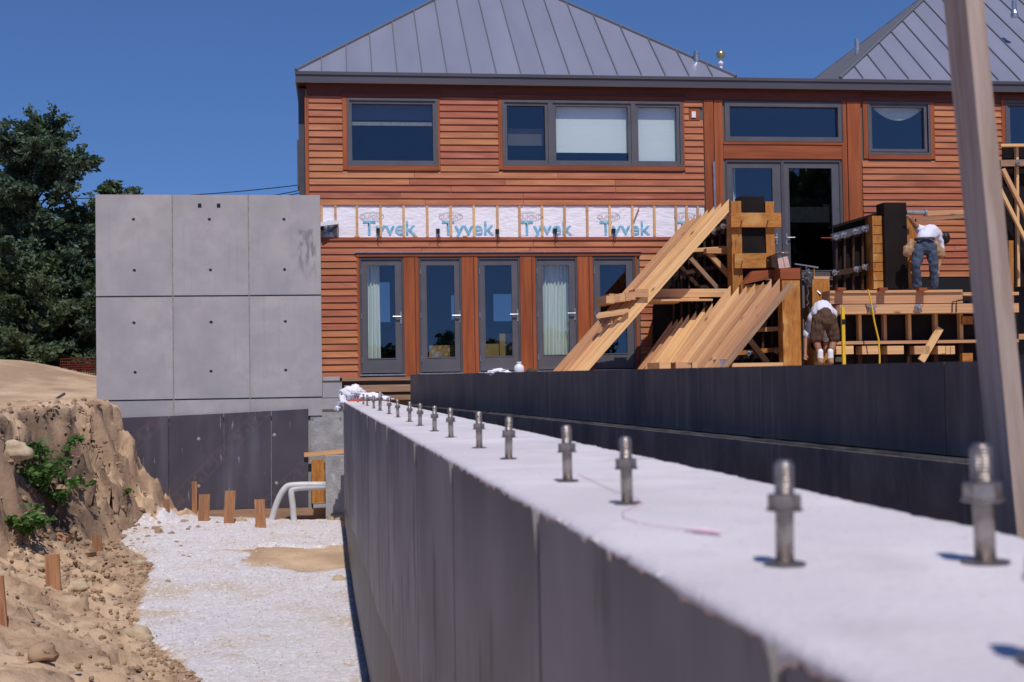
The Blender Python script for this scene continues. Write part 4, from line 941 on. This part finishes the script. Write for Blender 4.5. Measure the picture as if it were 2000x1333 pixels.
fb('shelf', 1380, 485, 1430, 495, .45, .75, lum, fG); clamp(fG, 1393, 452, .6); clamp(fG, 1412, 442, .6)
# column E and form to its left
fE = thing('form_column', hp(1545, 716, 1.9), 'tall plain orange form column left of the bending worker in shorts', 'formwork')
fb('face_board', 1529, 548, 1564, 725, 1.7, 1.95, forme, fE, True); fb('dark_edge', 1564.6, 521, 1568, 725, 1.6, 1.9, formb, fE); fb('top_board', 1524, 524, 1563, 546, 1.4, 1.9, cedar_h, fE)
MB().prism([hp(x, y, 1.0) for x, y in [(1432, 725), (1530, 725), (1530, 560), (1432, 560)]], N*-.03).done('form_panel', formb, fE)
for x in (1450, 1470, 1490, 1508): bar('rib', x, 722, x, 566, .04, 1.005, 1.1, formbr, fE)
for (a, b, c, d, m_) in [(1470, 645, 1529, 642, lum), (1440, 690, 1529, 682, forme), (1455, 612, 1529, 600, formbr)]: bar('waler', a, b, c, d, .08, 1.11, 1.2, m_, fE)
bar('brace', 1465, 665, 1510, 722, .1, 1.22, 1.3, formbr, fE); clamp(fE, 1516, 686, 1.25); clamp(fE, 1462, 690, 1.25)
# paper sack on the column
pk_ = thing('paper_sack', hp(1530, 525, 1.7), 'tilted block of pink paper bundles strapped beside the form column', 'bundle')
for i, P in enumerate([[(1519, 506), (1528, 503), (1533, 524), (1522, 527)], [(1529, 502.5), (1538, 501), (1543, 522), (1534, 524)]]): wprism('bundle', P, 1.3, 1.7, paper, pk_)
wprism('strap_band', [(1506, 500), (1518, 495), (1521, 527), (1508, 522)], 1.4, 1.66, formbr, pk_)
for k in range(5): MB().add(*blob(hp(1517+5*k, 497+random.uniform(-2, 1), 1.5), (.035, .1, .03), k, .5, 10, 6)).done('foil_knot', steel, pk_)
# chain hoist / hanging tangle
hg = thing('hanging_hoist', hp(1577, 600, 1.4), 'rope hoist with hook hanging between the two form columns', 'hoist')
MB().tube([hp(1552, 516, 1.4), hp(1598, 523, 1.4)], .015, 6).done('rod', steel, hg)
pts = [hp(1577+random.uniform(-2.5, 2.5), 520+6*i, 1.42) for i in range(14)]; MB().tube(pts, .018, 6).done('rope', greyd, hg)
MB().tube([hp(1579+2*sin(i*1.2), 600+7*i, 1.42) for i in range(13)], .012, 6).done('rope_tail', greyd, hg)
MB().add(*blob(hp(1578, 545, 1.45), (.06, .05, .16), 3, .6)).done('knot', greyd, hg)
MB().tube([hp(1586, 560, 1.45), hp(1602, 575, 1.5)], [.012, .03], 8).done('hammer_grip', steel, hg); bar('lath', 1590, 523, 1591, 600, .02, 1.36, 1.39, forme, hg)
# right form wall with clamps, orange post, black column
fR = thing('wall_form', hp(1670, 565, .9), 'black ribbed wall form with rows of shiny clamps by the double doors', 'formwork')
MB().prism([hp(x, y, .8) for x, y in [(1628, 566), (1728, 566), (1728, 412), (1628, 442)]], N*-.03).done('form_panel', formb, fR)
wprism('top_rail', [(1626, 446), (1728, 416), (1728, 411), (1626, 441)], .75, .95, formb, fR)
for x in (1634, 1650, 1667, 1685): bar('rib', x, 566, x, 568-125+max(0, (1700-x))*.2, .04, .805, .9, formbr, fR)
bar('waler', 1625, 464, 1702, 444, .13, .91, 1.0, greyd, fR); bar('waler', 1625, 535, 1704, 522, .10, .91, 1.0, formbr, fR)
for x, y in ((1633, 464), (1647, 460), (1670, 453), (1688, 448), (1672, 526), (1688, 522), (1630, 533)): clamp(fR, x, y, 1.0, 1.1)
MB().tube([hp(1604, 465, 1.02), hp(1628, 465, 1.02)], .008, 6).done('rusty_rod', redm, fR)
fb('end_post', 1705, 422, 1728, 565, .75, 1.15, forme, fR, True)
for y in range(440, 560, 18): fb('plug_line', 1705.5, y, 1728, y+1.2, 1.15, 1.153, formbr, fR)
bc = thing('black_column', hp(1750, 566, 1.2), 'glossy black form column next to the worker in jeans', 'formwork')
fb('column_face', 1728, 396, 1772, 564, .9, 1.25, formb, bc, True); fb('edge_strip', 1772.5, 425, 1777, 564, .9, 1.2, forme, bc, True)
ps = fb('prop_post', 1777, 424, 1790, 562, .4, .6, forme, None, True); tag(ps, 'orange post behind the worker in jeans', 'post')
tb_ = thing('adjustable_prop', hp(1840, 420, 1.1), 'level steel and wood prop above the worker in jeans', 'prop')
MB().tube([hp(1770, 415, 1.1), hp(1808, 416, 1.1)], .045, 12).done('steel_tube', steel, tb_); MB().tube([hp(1805, 416, 1.1), hp(1809, 416, 1.1)], .07, 12).done('collar', steel, tb_)
bar('timber', 1809, 417, 1930, 413, .09, 1.0, 1.12, lum, tb_); bar('lower_timber', 1790, 430, 1930, 421, .05, 1.1, 1.18, lumw, tb_)
# deck
dk = thing('timber_deck', hp(1760, 716, 1.6), 'raised timber form deck with beams and a black ribbed front', 'deck')
DWK = 1.9
def dkx(name, x0, y0, x1, y1, w0, w1, m, vert=False): return fb(name, x0, y0, x1, y1, w0, w1, m, dk, vert)
dkx('deck_plank', 1621, 567, 1880, 572, .8, DWK, lum); dkx('beam', 1621, 572.4, 1880, 593, 1.5, DWK-.03, lum); dkx('beam', 1881, 571, 1990, 577, 1.4, DWK-.1, lum)
dkx('front_waler', 1640, 594, 1990, 612, 1.6, DWK+.09, lum); dkx('form_panel', 1646, 612.5, 1990, 727, 1.45, 1.5, formb)
for x in (1680, 1729, 1777, 1829, 1878, 1925): dkx('rib', x-3, 612.6, x+3, 668, 1.51, 1.63, lum, True); dkx('rib', x-4, 673, x+4, 725, 1.51, 1.6, formbr, True)
dkx('thin_rail', 1634, 665, 1990, 671, 1.64, 1.75, lum)
for x0, x1 in ((1633, 1667), (1684, 1716), (1733, 1765), (1786, 1816), (1832, 1846), (1847, 1856), (1857, 1865)): dkx('spacer_block', x0, 676, x1, 692, 1.4, 1.8, lum)
bar('loose_board', 1800, 705, 1837, 641, .13, 1.76, 1.8, lum, dk)
for x in (1702, 1793): c_ = clamp(dk, x, 602, DWK+.1, 1.5)
for x in (1643, 1725, 1802): dkx('wedge_block', x-7, 562, x+9, 568, 1.9, 2.02, cedar_h)
dkx('corner_board', 1880, 618, 1900, 634, 1.6, 1.7, forme); dkx('corner_board', 1880, 690, 1900, 715, 1.6, 1.7, forme)
MB().tube([hp(1860, 610, 2.02), hp(1860, 590, 2.02), hp(1905, 583, 1.9)], .009, 6).done('bent_rebar', black, dk); MB().tube([hp(1868, 610, 2.02), hp(1868, 588, 2.02), hp(1905, 581, 1.9)], .009, 6).done('bent_rebar', black, dk)
fb('corner_post', 1588, 546, 1622, 725, 1.1, 1.5, forme, dk, True); fb('post_cap', 1589, 540, 1620, 545.5, 1.1, 1.5, lum, dk)
fb('side_board', 1566, 602, 1582, 725, 1.0, 1.1, lumw, dk, True)
cb = MB().tube([hp(x, y, 2.12) for x, y in [(1695, 566), (1699, 580), (1703, 600), (1708, 630), (1716, 664), (1718, 695), (1718, 722)]], .016, 6).done('yellow_cord', yell); tag(cb, 'thin yellow cord hanging down over the deck front', 'cord')
lv = thing('level_staff', hp(1648, 716, 2.2), 'upright yellow level staff right of the worker in shorts', 'level')
fb('body', 1645, 600, 1651, 716, 2.15, 2.2, yell, lv, True); fb('vial_band', 1644.6, 624, 1651.4, 634, 2.14, 2.205, black, lv)
# scaffold beyond the post at the right edge
sf = thing('wall_form', hp(1985, 560, 1.0), 'lumber framed form at the far right edge behind the post', 'formwork')
bar('waler', 1955, 284, 2060, 283, .05, 1.0, 1.1, lum, sf); bar('waler', 1955, 319, 2060, 317, .12, 1.0, 1.08, lumw, sf); bar('stud', 1987, 288, 1990, 560, .05, .9, .98, lum, sf)
MB().prism([hp(x, y, .85) for x, y in [(1958, 560), (2080, 560), (2080, 286), (1958, 286)]], N*-.03).done('form_panel', formb, sf); clamp(sf, 1988, 319, 1.1)
bar('brace', 1960, 330, 2030, 470, .07, 1.2, 1.28, lum, sf); bar('brace', 1955, 370, 2010, 480, .06, 1.3, 1.36, lum, sf); bar('stud', 1975, 470, 1977, 720, .09, 1.1, 1.2, forme, sf); bar('waler', 1950, 660, 2060, 655, .1, 1.25, 1.3, lum, sf)
# ------------------------------------------------------------------ people
def solid(name, caps, m, parent, vox=.012, fold=0, fs_=9, smooth_it=4):
    """caps: chains of ((x,y,z), r) or ellipsoids; joined by voxel remesh into one surface"""
    mb = MB()
    for c in caps:
        if c[0] == 'e': _, ctr, rad, R = c; vs, f_ = blob((0, 0, 0), rad, 0, 0, 18, 12); mb.add([R @ v+Vector(ctr) for v in vs], f_)
        else:
            for (p, r), (q, s) in zip(c, c[1:]):
                p, q = Vector(p), Vector(q); d = q-p; L_ = max(d.length, 1e-4); prof = [(r*sin(a)+.0005, -r*cos(a)) for a in (0, .5, 1.0, 1.5)]+[(s*cos(a)+.0005, L_+s*sin(a)) for a in (.07, .5, 1.0, 1.57)]
                mb.lathe(p, prof, 14, d/L_ if d.length > 1e-4 else Vector((0, 0, 1)))
    o_ = mb.done(name, m, parent); rm = o_.modifiers.new('r', 'REMESH'); rm.mode = 'VOXEL'; rm.voxel_size = vox
    s_ = o_.modifiers.new('s', 'SMOOTH'); s_.iterations = smooth_it; s_.factor = .5
    bpy.context.view_layer.update(); me = bpy.data.meshes.new_from_object(o_.evaluated_get(bpy.context.evaluated_depsgraph_get())); o_.modifiers.clear(); o_.data = me; me.name = name
    if not me.materials: me.materials.append(m)
    if fold:
        for v in me.vertices: v.co += v.normal*(fold*noise.noise(v.co*fs_)+fold*.5*noise.noise(Vector((v.co.x*25, v.co.y*25, v.co.z*8))))
    me.polygons.foreach_set('use_smooth', [True]*len(me.polygons)); me.update(); return o_
I3 = Matrix.Identity(3)
def hand(p, d, sp, k=1):
    """palm at p pointing along d, fingers spread along sp, curled"""
    d = d.normalized(); sp = sp.normalized(); n_ = d.cross(sp); c = [[(p, .03), (p+d*.06, .034)]]
    for i, L_ in enumerate((.065, .075, .07, .055)):
        b = p+d*.08+sp*(.027-.018*i); c.append([(p+d*.04+sp*(.024-.016*i), .012), (b, .010), (b+d*L_*.5+n_*.012, .009), (b+d*L_*.75+n_*.04, .007)])
    c.append([(p+d*.02+sp*.02, .013), (p+d*.05+sp*.05+n_*.01, .011), (p+d*.085+sp*.052+n_*.025, .009)]); return c
Zv = Vector((0, 0, 1))
def worker_jeans():
    W0 = 1.55; g = hp(1805, 564, W0); T_ = thing('person', frame_from(Vector((g.x, g.y, g.z)), U, -N), 'person in white shirt, jeans and tool belt bending over on the timber deck', 'person')
    P = lambda x, y, dw=0: hp(x, y, W0+dw)
    pel = P(1806, 478); hipL, hipR = P(1796, 484), P(1817, 484); knL, knR = P(1789, 521, .06), P(1824, 521, .05); anL, anR = P(1791, 555, -.02), P(1824, 555, -.02)
    chest = P(1817, 457, -.32); neck = P(1836, 460, -.42); head = P(1845, 467, -.44); shL = P(1797, 449, -.36); shR = P(1834, 472, -.40)
    elL = P(1787, 440, -.3); haL = P(1779, 430, -.22); elR = P(1838, 500, -.4); haR = P(1832, 530, -.3); waist = P(1809, 462, -.12)
    body = [[(pel, .13), (waist, .125), (chest, .15), (neck, .065), (head, .075)], [(hipL, .10), (knL, .065), (anL, .05)], [(hipR, .10), (knR, .065), (anR, .05)],
            [(chest, .1), (shL, .065), (elL, .048), (haL, .032)], [(chest, .1), (shR, .065), (elR, .047), (haR, .032)], ('e', head, (.078, .10, .11), I3),
            [(head-N*.09+Zv*.0, .02), (head-N*.115-Zv*.03, .012)]]
    body += hand(haL, haL-elL, U)+hand(haR, haR-elR, U)
    for s in (-1, 1): body.append([(head+U*.078*s, .02), (head+U*.085*s+Zv*.02, .014)])
    b = solid('body', body, skin, T_, .010)
    solid('shirt', [[(pel+Zv*.07-N*.02, .145), (waist+Zv*.01, .155), (chest, .18), (chest.lerp(neck, .6), .11)], [(chest, .14), (shL, .088), (shL.lerp(elL, .45), .07)], [(chest, .14), (shR, .088), (shR.lerp(elR, .6), .075)]], shirt, T_, .014, .014)
    solid('jeans', [[(pel+Zv*.01, .15), (pel-Zv*.05, .155)], [(hipL, .118), (knL, .078), (anL-Zv*.03, .082)], [(hipR, .118), (knR, .078), (anR-Zv*.03, .082)]], jeans, T_, .012, .022, 12, 3)
    solid('hair', [('e', head+N*.02+Zv*.015, (.088, .105, .115), I3)], hairm, T_, .012, .006, 20)
    for a in (anL, anR):
        f_ = a-Zv*.045; solid('boot', [[(f_+Zv*.03, .05), (f_-Zv*.005+N*.0, .046), (f_-N*.16-Zv*.01, .042)], [(f_+N*.03-Zv*.01, .042), (f_-N*.05-Zv*.012, .045)]], leather, T_, .012)
    bl = T_; vs = []
    solid('tool_belt', [[(pel+Zv*.10+U*.16*cos(a)+N*.17*sin(a)+U*.0, .028), (pel+Zv*.10+U*.16*cos(a+.4)+N*.17*sin(a+.4), .028)] for a in [k*.4 for k in range(16)]], greyd, T_, .014)
    for x, y, s in ((1776, 487, -1), (1833, 491, 1)):
        c = P(x, y, .02); q = [[(c+Zv*.14-U*.04*s, .06), (c, .085)], [(c-Zv*.08+U*.03*s, .075), (c, .08)], [(c+U*.07*s+Zv*.02, .05), (c+U*.09*s-Zv*.08, .045)]]
        solid('tool_pouch', q, leather, T_, .014, .012, 14)
def worker_shorts():
    W0 = 2.05; g = hp(1612, 716, W0); T_ = thing('person', frame_from(g, U, -N), 'person in white shirt and brown shorts bent double, reaching to the ground', 'person')
    P = lambda x, y, dw=0: hp(x, y, W0+dw)
    pel = P(1610, 622); hipL, hipR = P(1601, 628), P(1620, 628); knL, knR = P(1594, 666, -.02), P(1629, 665, -.02); anL, anR = P(1602, 698, .05), P(1622, 698, .05)
    waist = P(1606, 607, -.18); chest = P(1598, 632, -.42); neck = P(1594, 658, -.5); head = P(1592, 672, -.52); shL = P(1580, 645, -.38); shR = P(1614, 648, -.42)
    elL = P(1574, 668, -.3); haL = P(1573, 692, -.2); elR = P(1612, 675, -.5); haR = P(1600, 700, -.45)
    body = [[(pel, .13), (waist, .125), (chest, .15), (neck, .065), (head, .075)], [(hipL, .10), (knL, .062), (P(1598, 680, .02), .058), (anL, .042)], [(hipR, .10), (knR, .062), (P(1625, 680, .02), .058), (anR, .042)],
            [(chest, .1), (shL, .062), (elL, .05), (haL, .034)], [(chest, .1), (shR, .062), (elR, .047), (haR, .032)], ('e', head, (.078, .10, .11), I3)]
    body += hand(haL, haL-elL, U)+hand(haR, haR-elR, U)
    for s in (-1, 1): body.append([(head+U*.078*s, .02), (head+U*.085*s+Zv*.02, .014)])
    body.append([(head-N*.09, .02), (head-N*.115+Zv*.02, .012)])
    solid('body', body, skin, T_, .010)
    solid('shirt', [[(pel+Zv*.06-N*.1, .19), (waist, .19), (chest, .20), (chest.lerp(neck, .5), .13)], [(waist, .15), (P(1588, 622, -.2), .1), (shL, .1), (shL.lerp(elL, .5), .085)], [(waist, .15), (P(1626, 612, -.2), .09), (shR, .09), (shR.lerp(elR, .5), .075)]], shirt, T_, .014, .014)
    solid('shorts', [[(pel+Zv*.05, .155), (pel-Zv*.03, .175)], [(hipL+Zv*.03, .135), (knL+Zv*.05, .110)], [(hipR+Zv*.03, .135), (knR+Zv*.05, .110)]], shorts, T_, .012, .024, 11, 3)
    solid('hair', [('e', head+N*.015-Zv*.01, (.086, .105, .115), I3)], hairm, T_, .012, .006, 20)
    for a in (anL, anR):
        solid('sock', [[(a-Zv*.02, .055), (a+Zv*.10, .054)]], whitep, T_, .012, .004, 20)
        f_ = a-Zv*.08; solid('boot', [[(f_+Zv*.05, .058), (f_, .052), (f_-N*.17-Zv*.01, .046)], [(f_+N*.03-Zv*.01, .048), (f_-N*.05-Zv*.012, .05)]], leather, T_, .012)
worker_jeans(); worker_shorts()
# ------------------------------------------------------------------ trees, weeds
def leaf_mesh(name, C, Nn, size, m, parent, M, aspect=2.0, droop=0):
    n = len(C); rng = np.random.default_rng(n); a = Nn/np.linalg.norm(Nn, axis=1, keepdims=True)
    r = rng.normal(size=(n, 3)); r[:, 2] *= .6; b = np.cross(a, r); b /= np.linalg.norm(b, axis=1, keepdims=True); s = size*rng.uniform(.6, 1.3, (n, 1))
    L_ = a*s*aspect*.5; Wd = b*s*.5; v = np.empty((n, 4, 3)); v[:, 0] = C-L_; v[:, 1] = C+Wd-L_*.1; v[:, 2] = C+L_; v[:, 3] = C-Wd-L_*.1
    v = v.reshape(-1, 3); me = bpy.data.meshes.new(name); me.vertices.add(4*n); o3 = np.array(M.translation); me.vertices.foreach_set('co', (v-o3).astype(np.float32).ravel())
    me.loops.add(4*n); me.loops.foreach_set('vertex_index', np.arange(4*n, dtype=np.int32)); me.polygons.add(n)
    me.polygons.foreach_set('loop_start', np.arange(0, 4*n, 4, dtype=np.int32)); me.polygons.foreach_set('loop_total', np.full(n, 4, dtype=np.int32))
    me.materials.append(m); me.update(); me.validate(); return link(name, me, parent, M)
def tree(base, H, R, label, seed, m=leafA, nb=60, tw=12, lf=34, size=.10, low=.12, group='trees left of the concrete wall', lean=(0, 0), shape=1.0, name='tree'):
    rng = random.Random(seed); base = Vector(base); T_ = thing(name, base, label, 'tree', group); M = Matrix.Translation(base)
    k = 7; tr = [base+Vector((lean[0]*H*(i/k)**1.5+.05*H*rng.uniform(-.3, .3)*(i > 0), lean[1]*H*(i/k), H*.93*i/k-.1*(i == 0))) for i in range(k+1)]
    tm = MB().tube(tr, [.028*H*(1-.85*i/k)+.01 for i in range(k+1)], 8); C = []; D = []
    for b in range(nb):
        h = low+(1-low)*((b+rng.random())/nb); f = h*k; i = min(k-1, int(f)); p0 = tr[i].lerp(tr[i+1], f-i); az = b*2.4+rng.uniform(-.5, .5)
        prof = (math.sin(min(1, (1-h)/(1-low)*1.0+.12)*pi*.62))**.8*shape
        ln = R*prof*rng.choice((.5, .75, .95, 1.0, 1.15))*rng.uniform(.85, 1.1); el = rng.uniform(.05, .45)+h*.5
        d = Vector((cos(az)*cos(el), sin(az)*cos(el), sin(el))); pts = [p0]; q = d.copy()
        for s in range(5): q = (q+Vector((rng.uniform(-.2, .2), rng.uniform(-.2, .2), rng.uniform(-.22, .1)))).normalized(); pts.append(pts[-1]+q*ln/5)
        tm.tube(pts, [.010*H*(1-h*.6)*(1-.8*s/5)*.6+.004 for s in range(6)], 5)
        for t in range(tw):
            s = rng.uniform(.22, 1.0)*5; i = min(4, int(s)); a = pts[i].lerp(pts[i+1], s-i); dd = (pts[i+1]-pts[i]).normalized()
            tdir = (dd*.8+Vector((rng.gauss(0, .7), rng.gauss(0, .7), rng.gauss(-.05, .35)))).normalized(); tl = R*rng.uniform(.10, .24)
            for l in range(lf):
                u = rng.random(); j = Vector((rng.gauss(0, 1), rng.gauss(0, 1), rng.gauss(0, .6)))*size*1.0
                c = a+tdir*tl*u+j; C.append(c); D.append((tdir*.7+Vector((rng.gauss(0, .6), rng.gauss(0, .6), rng.gauss(-.1, .5)))))
    tm.done('trunk', bark, T_, None, True)
    leaf_mesh('crown', np.array([tuple(c) for c in C]), np.array([tuple(c) for c in D]), size, m, T_, M); return T_
def gpt(px, y, z=0): d = ray(px, 740); p = d*(y/d.y); return Vector((p.x, y, z))
tree(gpt(62, 31, -.1), 6.35, 2.5, 'tall dark feathery tree at the left edge with layered branches', 11, leafA, 64, 16, 62, .066, .06, lean=(.03, 0))
tree(gpt(-90, 33, -.1), 6.9, 2.4, 'dark tree cut by the left edge of the picture behind the tall one', 12, leafA, 70, 13, 36, .09, .06)
tree(gpt(150, 36, -.1), 4.6, 1.9, 'olive green shrubby tree just left of the concrete wall', 13, leafB, 60, 12, 34, .09, .03)
tree(gpt(60, 29, -.1), 2.8, 1.7, 'bushy low shrub under the tall feathery tree', 14, leafB, 46, 12, 32, .07, .02, name='shrub')
tree(gpt(150, 29.5, 0), 2.3, 1.3, 'low dark shrub above the sand beside the concrete wall', 15, leafA, 46, 12, 34, .07, .02, name='shrub')
tree(gpt(218, 44, -.1), 7.35, .85, 'small tree top peeking over the left part of the concrete wall', 16, leafB, 40, 11, 26, .09, .3)
tree(gpt(262, 46, -.1), 7.45, .8, 'rounder tree top peeking over the concrete wall near the wires', 17, leafB, 36, 11, 26, .09, .3)
tree(gpt(-10, 40, -.1), 5.2, 2.6, 'dark tree filling the gap behind the shrubs', 18, leafA, 60, 12, 30, .11, .02)
tree(gpt(115, 41, -.1), 4.4, 2.4, 'dark tree behind the olive shrubby tree', 19, leafA, 60, 12, 30, .11, .02)
# trees behind the camera, mirrored in the glass
tree((33, -26, -.5), 13, 5.5, 'dark tall tree mirrored in the right leaf of the double doors', 20, leafA, 60, 12, 26, .28, .05, group='trees mirrored in the door glass')
for i, (x, y) in enumerate([(-12, -42), (-5, -45), (2, -42), (9, -47), (16, -43), (22, -41)]): tree((x, y, -.5), 2.2+.5*(i % 3), 3.6, ['low dark tree mirrored at the foot of the door glass', 'low dark tree mirrored at the foot of the door glass'][0], 30+i, leafA, 34, 9, 20, .3, .02, group='low trees mirrored in the door glass')
def weed(px, py, y, H, n, seed, lb):
    p = hit(px, py); rng = random.Random(seed); T_ = thing('weed', p, lb, 'weed', 'weeds on the clay bank'); tm = MB(); C = []; D = []
    for s in range(n):
        a = rng.uniform(0, 2*pi); q = p+Vector((rng.gauss(0, .12), rng.gauss(0, .06), rng.uniform(-.05, .1))); pts = [q]; d = Vector((cos(a)*.45, sin(a)*.45-.25, 1)).normalized(); L_ = H*rng.uniform(.5, 1)
        for k in range(4): d = (d+Vector((cos(a)*.15, sin(a)*.15, -.12))).normalized(); pts.append(pts[-1]+d*L_/4)
        tm.tube(pts, .006, 5)
        for l in range(16):
            t_ = rng.uniform(.15, 1)*4; i = min(3, int(t_)); c = pts[i].lerp(pts[i+1], t_-i); aa = rng.uniform(0, 2*pi); dd = Vector((cos(aa), sin(aa)-.2, rng.uniform(-.5, .3))); C.append(c+dd*.05); D.append(dd)
    tm.done('stem', leafB, T_); leaf_mesh('leaves', np.array([tuple(c) for c in C]), np.array([tuple(c) for c in D]), .055, leafC, T_, Matrix.Translation(p), 1.9)
weed(70, 960, 17.6, .75, 40, 1, 'largest leafy green weed hanging on the clay bank'); weed(38, 1045, 17.0, .5, 30, 2, 'bright leafy weed at the left foot of the clay bank')
weed(60, 900, 18.0, .35, 12, 3, 'thin upper sprig of weed on the clay bank'); weed(108, 985, 17.8, .4, 14, 5, 'small weed to the right of the largest one')
weed(132, 880, 19.4, .22, 6, 6, 'tiny weed near the top of the clay bank'); weed(228, 962, 21.0, .14, 6, 7, 'tiny weed on the sand slope beside the plywood'); weed(140, 950, 19.0, .2, 6, 8, 'tiny weed in the middle of the clay face')
# safety netting
net = MB(); 
for k in range(9): net.tube([yp(118, 702+5.5*k, 27), yp(150, 700+5.5*k+2*sin(k), 27), yp(200, 699+5.6*k, 27)], .012, 5)
for k in range(18): net.tube([yp(118+4.6*k, 702, 27), yp(118+4.6*k, 748, 27)], .008, 4)
net = net.done('safety_netting', orn); tag(net, 'dark orange safety netting in the shade left of the concrete wall', 'netting')
# wires
for i, (a, b) in enumerate((((150, 388), (600, 360)), ((380, 392), (600, 369)), ((420, 390), (600, 374)))):
    A, B = yp(*a, 36), yp(*b, 33); P = [A.lerp(B, s/8)+Vector((0, 0, -.10*4*(s/8)*(1-s/8))) for s in range(9)]
    A2 = A+(A-B)*1.5; w_ = MB().tube([A2]+P, .012, 5).done('overhead_wire', black); tag(w_, ['topmost overhead wire running to the house', 'middle overhead wire running to the house', 'lowest overhead wire running to the house'][i], 'wire', 'overhead wires')
# rocks, clods, bent rod, scrap
def rock(px, py, y, r, sd, lb, m=stonem, cat='rock'):
    p = hit(px, py+r/y*F*.5)+Vector((0, r*.5, r*.15)); vs, fs = blob((0, 0, 0), (r, r*.8, r*.65), sd, .5, 14, 9, 1.6); o_ = mk('rock', [v+p for v in vs], fs, m, None, None, True); tag(o_, lb, cat, 'rocks in the pit'); return o_
rock(468, 1016, 21.5, .11, 1, 'round pale rock lying between the stakes at the form board'); rock(148, 1140, 14.8, .13, 2, 'brown rock just right of the lone stake')
rock(660, 1131, 17.3, .10, 4, 'ochre rock at the foot of the white topped wall', stonem); rock(78, 1270, 11.6, .12, 6, 'round brown rock low in the sand at the left', claym)
rock(263, 1235, 13.4, .16, 7, 'flat pale rock at the edge of the gravel'); rock(655, 1010, 21.6, .17, 9, 'pale lump of rock leaning at the foot of the pier')
rock(270, 1097, 16.6, .08, 10, 'small yellowish rock in the dark soil by the gravel'); rock(240, 1150, 15, .07, 11, 'smallest yellowish rock near the gravel edge'); rock(22, 872, 18.3, .22, 13, 'pale sandy boulder on the crest of the clay bank', stonem)
cl = MB(); rng = random.Random(3)
for k in range(2050):
    if k < 1500: y = rng.uniform(9.5, 21); x = xb(y)-abs(rng.gauss(.0, .8))**1.3; r = rng.uniform(.006, .03)*(1.8 if rng.random() < .06 else 1)
    else: y = rng.uniform(16, 21.5); x = -6.2+rng.gauss(0, .7); r = rng.uniform(.012, .05)*(1.8 if rng.random() < .05 else 1)
    z = height(x, y)
    if k >= 1500: x, y, z = rugged(x, y); z += .0
    vs, fs = blob((x, y, z+r*.3), (r, r, r*.75), k, .5, 6, 4, 1.5); cl.add(vs, fs)
cl = cl.done('soil_clods', claym, None, Matrix.Identity(4)); tag(cl, 'loose brown clods scattered over the sand slope', 'clods', None, 'stuff')
cl = MB()
for k in range(4200):
    y = rng.uniform(9.5, 22); x = rng.uniform(-7, xw(y)-.05)
    dd = gr_in(x, y)
    if dd < -.25: continue
    r = rng.uniform(.004, .011); z = height(x, y)+max(0, min(.035, dd*.35)); vs, fs = blob((x, y, z+r*.4), (r, r, r*.7), k, .4, 5, 3, 1.5); cl.add(vs, fs)
cl = cl.done('loose_stones', gravm, None, Matrix.Identity(4)); tag(cl, 'loose white stones scattered over the gravel', 'stones', None, 'stuff')
rd = MB().tube([yp(*p, 22.0) for p in [(97, 806), (104, 788), (112, 778), (127, 769)]], .022, 6).done('bent_rod', greyd); tag(rd, 'bent grey rod sticking out of the sand bank', 'rod')
rd = MB().tube([yp(60, 802, 23), yp(60, 786, 23)], .02, 6).done('rod_stub', greyd); tag(rd, 'short straight rod stub in the sand left of the bent rod', 'rod')
sb_ = MB().box(hit(106, 1046)+Vector((0, 0, .05)), Vector((.24, -.1, -.09)), Vector((.02, .06, .0)), Vector((.01, 0, .035))).done('scrap_board', lum); tag(sb_, 'pale scrap board end lying in the sand below the weeds', 'board')
